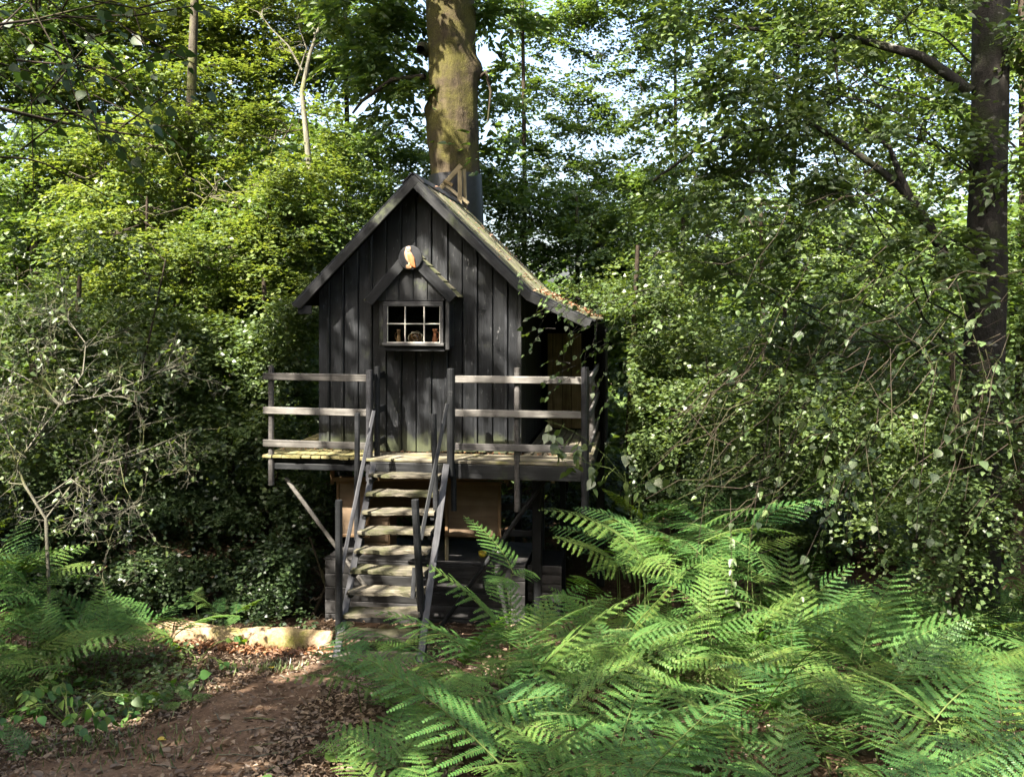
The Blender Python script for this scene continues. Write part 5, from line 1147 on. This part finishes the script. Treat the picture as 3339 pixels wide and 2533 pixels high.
def bramble(name, label, u, v, D, n_, h):
    b_ = gp(u, v, D); paths = []; an = []; dirs = []
    for _ in range(n_):
        d = nrm(np.array([rng.uniform(-1, 1), rng.uniform(-1, .6), 0])); L = rng.uniform(.25, .6)
        q = [b_, b_ + d*L*.4 + np.array([0, 0, h]), b_ + d*L + np.array([0, 0, h*rng.uniform(.5, 1.1)])]; paths.append(q)
        for f in (.5, 1.0): an.append(q[1]*(1-f) + q[2]*f); dirs.append(d*1.2 + np.array([0, 0, -.05]))
    return sprig(name, label, paths, an, .085, LF['fern'], BK['stem'], 'bramble', k=4, sl=.16, droop=.1, dirs=dirs)
bramble('bramble', 'low bramble with rounded leaves at the left path edge', 230, 2330, 7.0, 9, .25)
bramble('bramble', 'bramble at the far left edge below the shaded ferns', 40, 2300, 7.2, 6, .28)
bramble('bramble', 'small bramble between the ferns and the path in front of the log', 400, 2270, 7.7, 6, .16)
bramble('bramble', 'tiny bramble sprout at the bottom edge beside the path', 930, 2500, 6.0, 2, .07)
bramble('bramble', 'small leafy sprout in front of the sunlit log', 640, 2180, 9.0, 4, .12)

# ================================================================== BRACKEN
def frond_mesh(seed, L=.85, npn=15, wid=.36, arch=.35):
    rg = np.random.default_rng(seed)
    # local: rachis starts at origin, runs along +x, arches down
    t = np.linspace(0, 1, npn + 2); ang = .35 - arch*1.8*t; 
    dx = np.cos(ang)*L/(npn+1); dz_ = np.sin(ang)*L/(npn+1)
    R = np.stack([np.concatenate([[0], np.cumsum(dx[:-1])]), .035*np.sin(t*3 + seed) + rg.uniform(-.12, .12)*t*t, np.concatenate([[0], np.cumsum(dz_[:-1])])], 1)
    T = nrm(np.gradient(R, axis=0))
    BP, BD, BN, BL = [], [], [], []; Vs, Fs, off = [], [], 0
    v_, f_ = tube_arrays(R, np.linspace(.006, .0015, len(R)), 4); Vs.append(v_); Fs.append(f_); off += len(v_)
    for i in range(1, npn + 2):
        f = i / (npn + 1)
        Lp = wid * (1 - f)**.75 * (0.85 if i == 1 else 1) * rg.uniform(.9, 1.08) + .012
        for sgn in (-1, 1):
            if i > 2 and rg.random() < .03: continue
            if rg.random() < .06: Lp *= rg.uniform(.45, .8)
            side = np.array([0, sgn, 0.0]); up = nrm(np.cross(T[i], np.array([0, 1, 0])))*-1
            d = nrm(side*.86 + T[i]*.50 + up*.0)
            n_ = max(3, int(Lp / .0155))
            s_ = (np.arange(n_) + .6) / n_
            drp = rg.uniform(.10, .28)
            C = R[i] + d[None, :]*(Lp*s_)[:, None] - np.array([0, 0, 1])[None, :]*(drp*Lp*s_**2)[:, None] + np.array([1, 0, 0])*(.10*Lp*s_**2)[:, None]
            dloc = nrm(np.gradient(np.vstack([R[i], C]), axis=0))[1:]
            upl = nrm(np.cross(dloc, np.cross(np.array([0, 0, 1.0]), dloc)))
            pl_ = .0265 * (Lp / wid)**.35 * (1 - s_)**.42 + .005
            for s2 in (-1, 1):
                lat = nrm(np.cross(upl, dloc))*s2
                ld = nrm(lat*.9 + dloc*.40 - upl*.10 + rg.normal(0, .06, C.shape)); ln = (pl_*rg.uniform(.85, 1.12, n_))[:, None]; hw_ = Lp / n_ * .46
                kq = rg.random(n_) > .035; C_, dl_, ld, ln, ul_ = C[kq], dloc[kq], ld[kq], ln[kq], upl[kq]
                BP.append(np.stack([C_ - dl_*hw_, C_ + dl_*hw_, C_ + ld*ln*.72 + dl_*hw_*.75 + ul_*ln*.06, C_ + ld*ln, C_ + ld*ln*.66 - dl_*hw_*.7 + ul_*ln*.02], 1))
            q = np.vstack([R[i], C])
            v_, f_ = tube_arrays(q[::max(1, len(q)//4)], np.linspace(.0028, .0012, len(q[::max(1, len(q)//4)])), 3, off); Vs.append(v_); Fs.append(f_); off += len(v_)
    V = np.concatenate(BP).reshape(-1, 3); F = np.arange(len(V)).reshape(-1, 5)
    nst = sum(len(f_) for f_ in Fs)
    m = fast_mesh('frond', np.concatenate(Vs + [V]), [np.concatenate(Fs), F + off], mats=[BK['stem'], LF['fern']], mi=np.concatenate([np.zeros(nst), np.ones(len(F))]))
    return m, R
FR = [frond_mesh(s_, L, n_, w_, a_) for s_, L, n_, w_, a_ in ((1, .9, 13, .36, .30), (2, .8, 12, .33, .45), (3, 1.0, 14, .38, .22), (4, .7, 11, .30, .55), (5, .95, 13, .34, .38), (7, .85, 12, .40, .15), (8, 1.05, 15, .33, .48), (9, .75, 11, .36, .62), (10, .95, 14, .30, .10), (6, .6, 11, .26, .3))]
FBR = []
for k_ in (1, 3, 7):
    m2 = FR[k_][0].copy(); m2.name = 'withered_frond'; m2.materials.clear(); m2.materials.append(BK['stem']); m2.materials.append(LF['fernbrown']); FBR.append(m2)
NFERN = [0]
def fern(x, y, h, scale, nfr, label, group, lean=None, first_dir=None):
    g = float(ground_z(x, y)); root = empty('bracken_fern', (x, y, g), label, 'fern', group); NFERN[0] += 1
    az0 = first_dir if first_dir is not None else rng.uniform(0, 2*math.pi)
    ld = rng.normal(0, .07, 2); top = np.array([x + ld[0], y + ld[1], g + h])
    st_ = post('stem', root, (x, y, g - .03), top, .006*scale + .002, BK['stem'], 5, .004*scale, 0)
    for i in range(nfr):
        az = az0 + i * 2*math.pi / nfr * rng.uniform(.85, 1.15) if nfr != 3 else az0 + (0, 1.7, -1.7)[i] + rng.uniform(-.25, .25)
        pitch = rng.uniform(-.25, .30) + (.35 if i == 0 else 0); roll = rng.uniform(-.35, .35)
        m, R = FR[rng.integers(0, 9)] if scale > .6 else FR[9]
        if i > 0 and rng.random() < .06: m = FBR[rng.integers(0, 3)]; pitch = -.5
        s_ = scale * rng.uniform(.70, 1.18) * (1 if i == 0 else .85)
        f = .0 if i == 0 else rng.uniform(.0, .15)
        p = top*(1-f) + np.array([x, y, g])*f
        Mx = Matrix.Translation(Vector(p.tolist())) @ Matrix.Rotation(az, 4, 'Z') @ Matrix.Rotation(-pitch, 4, 'Y') @ Matrix.Rotation(roll, 4, 'X') @ Matrix.Scale(s_, 4)
        link('frond', m, root, Mx)
# right-hand bed
pts = []
tries = 0
while len(pts) < 200 and tries < 20000:
    tries += 1
    D = rng.uniform(4.3, 10.9); u = rng.uniform(950, 3600)
    p = W(u, 1500, D); x, y = p[0], p[1]
    d, hw = path_dist(np.array([x]), np.array([y]))
    if d[0] < hw[0] + .22: continue
    ulim = np.interp(D, [4, 5.5, 7, 8, 8.7, 9.3, 10, 10.9], [1400, 1230, 1180, 1480, 1650, 1850, 2050, 2300])
    if u < ulim: continue
    if min((math.hypot(x - a, y - b) for a, b in pts), default=9) < .31 + .02*(9 - D): continue
    pts.append((x, y))
    h = rng.uniform(.30, .52)
    if D > 7.6: h = rng.uniform(.42, .70) * (1 if u > 1900 else .75)
    if 2000 < u < 2480 and D > 7.6: h *= 2.1
    elif u > 2650 and D > 7.2: h *= .62
    if 1950 < u < 2550 and 6.6 < D <= 7.6: h *= 1.75
    if D < 6: h = rng.uniform(.25, .45)
    if u < 1500 and D < 8: h = rng.uniform(.12, .28)
    row = ('in the front row', 'in the second row', 'in the middle row', 'in the back row')[int(np.searchsorted([5.6, 7.0, 8.4], D))]
    colm = ('beside the path', 'below the deck', 'below the porch corner', 'in front of the hazel', 'in front of the thicket', 'below the birch trunk')[int(np.searchsorted([1700, 2000, 2300, 2650, 3000], u))]
    lab = 'bracken fern ' + row + ' of the right bed, ' + colm
    fern(x, y, h, rng.uniform(.82, 1.12), 3, lab, 'bracken ferns right of the path')
for _ in range(22):                                    # fill under the tall ferns of the mound
    D = rng.uniform(7.1, 8.3); u = rng.uniform(1950, 2550); p = W(u, 1500, D)
    fern(p[0], p[1], rng.uniform(.28, .6), rng.uniform(.75, 1.0), 3, 'low bracken fern under the tall sunlit mound of the right bed', 'bracken ferns right of the path')
# beside the steps and along the path edge
for (u, v, D, h, sc, n_, lab) in ((1290, 2230, 8.5, .26, .62, 4, 'small upright bracken fern in front of the lowest stair tread'), (1060, 2300, 7.6, .32, .8, 3, 'low bracken fern reaching over the path edge'), (1180, 2350, 7.2, .4, .85, 3, 'dark green bracken fern beside the path below the stairs'), (1660, 2150, 9.0, .95, .9, 3, 'tall pointed bracken fern in front of the black diagonal brace')):
    p = gp(u, v, D); fern(p[0], p[1], h, sc, n_, lab, None)
# left bed
pts = []
tries = 0
while len(pts) < 46 and tries < 8000:
    tries += 1
    D = rng.uniform(7.4, 9.1); u = rng.uniform(-250, 580)
    if u > np.interp(D, [7.4, 8.3, 9, 9.7], [150, 420, 560, 620]): continue
    p = W(u, 1500, D)
    if min((math.hypot(p[0] - a, p[1] - b) for a, b in pts), default=9) < .27: continue
    pts.append((p[0], p[1])); h = rng.uniform(.30, .46) + (.55 if u < 200 and D > 8.2 else 0)
    row = ('in the front', 'in the middle', 'at the back')[int(np.searchsorted([8.0, 8.7], D))]; colm = ('at the left edge', 'below the bare shrub', 'below the hanging bulb', 'next to the log')[int(np.searchsorted([60, 260, 430], u))]
    fern(p[0], p[1], h, rng.uniform(.8, 1.05), 3, ('tall ' if h > .7 else 'low ') + 'shaded bracken fern ' + row + ' of the left bed, ' + colm, 'bracken ferns left of the path')
for (u, D, h) in ((690, 9.95, .35), (760, 10.1, .3), (650, 10.0, .4)):
    p = W(u, 1500, D); fern(p[0], p[1], h, .55, 3, 'small sunlit fern behind the fallen log', 'small sunlit ferns behind the log')
for (u, v, D) in ((520, 2330, 7.4), (600, 2310, 7.5), (470, 2300, 7.6), (100, 2460, 6.4)):
    p = gp(u, v, D); fern(p[0], p[1], .06, .42, 3, 'tiny low fern growing flat on the path edge', 'tiny ferns on the path edge')

# ================================================================== LITTER, GRASS, ODDMENTS
def litter(name, label, X, Y, Z, size, mat, tilt=.45, kind='stuff'):
    n = len(X); P = np.stack([X, Y, Z], 1); a = rng.uniform(0, 2*math.pi, n)
    Dl = np.stack([np.cos(a), np.sin(a), rng.normal(0, tilt*.6, n)], 1); Nn = np.array([0, 0, 1]) + rng.normal(0, tilt, (n, 3))
    V, F = leaves_arrays(P, Dl, Nn, size, rng.uniform(.12, .34, n)[:, None][:, 0], True, .14)
    return tag(link(name, fast_mesh(name, V, F, mat)), label, 'leaf litter', kind=kind)
n = 26000
u = rng.uniform(-400, 1500, n); D = rng.uniform(4.0, 10.8, n)
p = np.stack([CAM[0] + D*FW[0] + (u - CU)/FPX*D*RT[0], CAM[1] + D*FW[1] + (u - CU)/FPX*D*RT[1]], 1)
d, hw = path_dist(p[:, 0], p[:, 1])
kp = (d > hw*.85) | (rng.random(n) < .45) | (D > 8.6)
p = p[kp]; onp = (d < hw*.85)[kp]; n = len(p)
litter('leaf_litter', 'brown fallen leaves and twigs covering the ground around the path', p[:, 0], p[:, 1], ground_z(p[:, 0], p[:, 1]) + rng.uniform(.008, .03, n), np.where(onp & (rng.random(n) < .86), rng.uniform(.010, .032, n), rng.uniform(.02, .056, n)), LF['litter'])
n = 12000
x = rng.uniform(-1, 12, n); y = rng.uniform(-8, 1, n)
litter('leaf_litter', 'brown fallen leaves under the right hand ferns', x, y, ground_z(x, y) + rng.uniform(.005, .03, n), rng.uniform(.04, .09, n), LF['litter'])
# leaves and needles on the roof
def on_slope(p, q, n_, ymin=YF, ymax=YB):
    f = rng.uniform(0, 1, n_); y = rng.uniform(ymin, ymax, n_)
    return p[0] + (q[0]-p[0])*f, y, p[2] + (q[2]-p[2])*f + .045
x1_, y1_, z1_ = on_slope(ap, kk, 170); x2_, y2_, z2_ = on_slope(kk, pe, 330)
litter('roof_litter', 'rusty fallen leaves lying on the right roof slope', np.concatenate([x1_, x2_]), np.concatenate([y1_, y2_]), np.concatenate([z1_, z2_]), rng.uniform(.025, .065, 500), LF['rust'], .4)
x = rng.uniform(dxl, dxr, 160); y = rng.uniform(-.14, -.03, 160)
litter('deck_litter', 'brown fallen leaves gathered on the deck along the front wall', x, y, np.full(160, ZD + .012), rng.uniform(.02, .05, 160), LF['rust'], .3)
n = 900; u_ = rng.uniform(560, 1090, n); D_ = rng.uniform(9.4, 9.9, n); q = np.array([W(a, 1000, b) for a, b in zip(u_, D_)])
litter('sunlit_litter', 'sunlit rusty leaves heaped against the fallen log', q[:, 0], q[:, 1], ground_z(q[:, 0], q[:, 1]) + rng.uniform(.01, .06, n), rng.uniform(.03, .09, n), LF['rust'], .6)
# a few bright yellow leaves and pale twigs on the path
for i, (u, v, lab) in enumerate(((515, 2390, 'single bright yellow leaf on the path near the lower left'), (880, 2192, 'small pale yellow leaf on the path in front of the log'), (340, 2140, 'yellow leaf caught below the left ferns'))):
    Dg = 6.6 if i == 0 else 8.8 if i == 1 else 8.2
    p = gp(u, v, Dg); 
    Mx = Matrix.Translation(Vector((p[0], p[1], p[2] + .035))) @ Matrix.Rotation(1.2*i, 4, 'Z') @ Matrix.Scale(.07, 4)
    tag(link('yellow_leaf', mesh('yellow_leaf', lv, lf_, LF['yellow'], True), None, Mx), lab, 'leaf')
for i in range(26):
    Dg = rng.uniform(5.4, 8.8); u = rng.uniform(100, 1000); p = W(u, 1000, Dg); a = rng.uniform(0, math.pi); L = rng.uniform(.08, .3)
    q = np.stack([np.array([p[0] + math.cos(a)*t_*L, p[1] + math.sin(a)*t_*L, 0]) for t_ in np.linspace(-.5, .5, 5)]); q[:, :2] += rng.normal(0, .006, (5, 2))
    q[:, 2] = ground_z(q[:, 0], q[:, 1]) + .022
    v_, f_ = tube_arrays(q, np.full(5, rng.uniform(.003, .007)), 5)
    tag(link('fallen_twig', fast_mesh('fallen_twig', v_, f_, BK['dead'], True)), 'short pale twig lying on the path', 'twig', 'twigs on the path')
# grass tufts
def grass(cx_list, n_):
    PV, PF, off = [], [], 0
    for c, rad_ in cx_list:
        q = c[None, :2] + rng.normal(0, rad_, (n_, 2)); z = ground_z(q[:, 0], q[:, 1])
        P = np.stack([q[:, 0], q[:, 1], z], 1); a = rng.uniform(0, 2*math.pi, n_)
        Dl = np.stack([np.cos(a)*.7, np.sin(a)*.7, rng.uniform(.5, 1.3, n_)], 1); Nn = np.stack([np.cos(a), np.sin(a), -np.ones(n_)*.4], 1) + rng.normal(0, .2, (n_, 3))
        V, F = leaves_arrays(P, Dl, Nn, rng.uniform(.03, .10, n_), .035, True, 0.0, .15); PV.append(V); PF.append(F + off); off += len(V)
    return np.concatenate(PV), np.concatenate(PF)
V, F = grass([(gp(430, 2430, 6.5), .26), (gp(370, 2400, 6.6), .22), (gp(520, 2470, 6.3), .25), (gp(90, 2460, 6.3), .3), (gp(870, 2160, 8.9), .12), (gp(930, 2160, 8.9), .1), (gp(600, 2260, 8.0), .2), (gp(150, 2420, 6.5), .18), (gp(650, 2200, 8.6), .18), (gp(1080, 2110, 9.6), .12)], 85)
tag(link('grass', fast_mesh('grass', V, F, LF['grass'])), 'sparse green grass tufts on the path edges', 'grass', kind='stuff')
# low ground cover left of the path
P = []
for _ in range(1700):
    u = rng.uniform(-100, 640); D = rng.uniform(7.2, 9.4)
    q = W(u, 1000, D); P.append((q[0], q[1]))
P = np.array(P); d, hw = path_dist(P[:, 0], P[:, 1]); P = P[d > hw*1.2]
n = len(P); a = rng.uniform(0, 2*math.pi, n)
V, F = leaves_arrays(np.stack([P[:, 0], P[:, 1], ground_z(P[:, 0], P[:, 1]) + rng.uniform(.02, .16, n)], 1), np.stack([np.cos(a), np.sin(a), rng.uniform(-.3, .4, n)], 1), np.array([0, 0, 1]) + rng.normal(0, .35, (n, 3)), rng.uniform(.03, .075, n), .36, True)
tag(link('ground_cover', fast_mesh('ground_cover', V, F, LF['hazel'])), 'low leafy plants under the left ferns', 'ground cover', kind='stuff')
# glass bulbs hanging in the bare shrub
def bulb(u, v, D, r, label, cap=True):
    p = W(u, v, D); root = empty('glass_bulb', (p[0], p[1], p[2] - r), label, 'bulb')
    lathe('globe', root, [(r*math.sin(t_), -r*math.cos(t_)) for t_ in np.linspace(.15, 2.6, 12)], p, M['bulb'])
    if cap: lathe('cap', root, [(r*.55, r*.8), (r*.6, r*.85), (r*.6, r*1.7), (r*.5, r*1.75), (.004, r*1.78)], p, M['steel'])
    v_, f_ = tube_arrays(np.array([p + [0, 0, r*.9], p + [.004, 0, r*2.4], p + [0, 0, r*5.5]]), [.0018]*3, 4); link('cord', fast_mesh('cord', v_, f_, M['rope'], True), root)
bulb(420, 1752, 9.0, .042, 'clear glass light bulb ornament hanging low in the bare shrub')
bulb(290, 1636, 8.9, .036, 'clear glass globe hanging among the bare twigs', False)
print('tris approx', NTRI[0], 'ferns', NFERN[0], 'objects', len(bpy.data.objects))
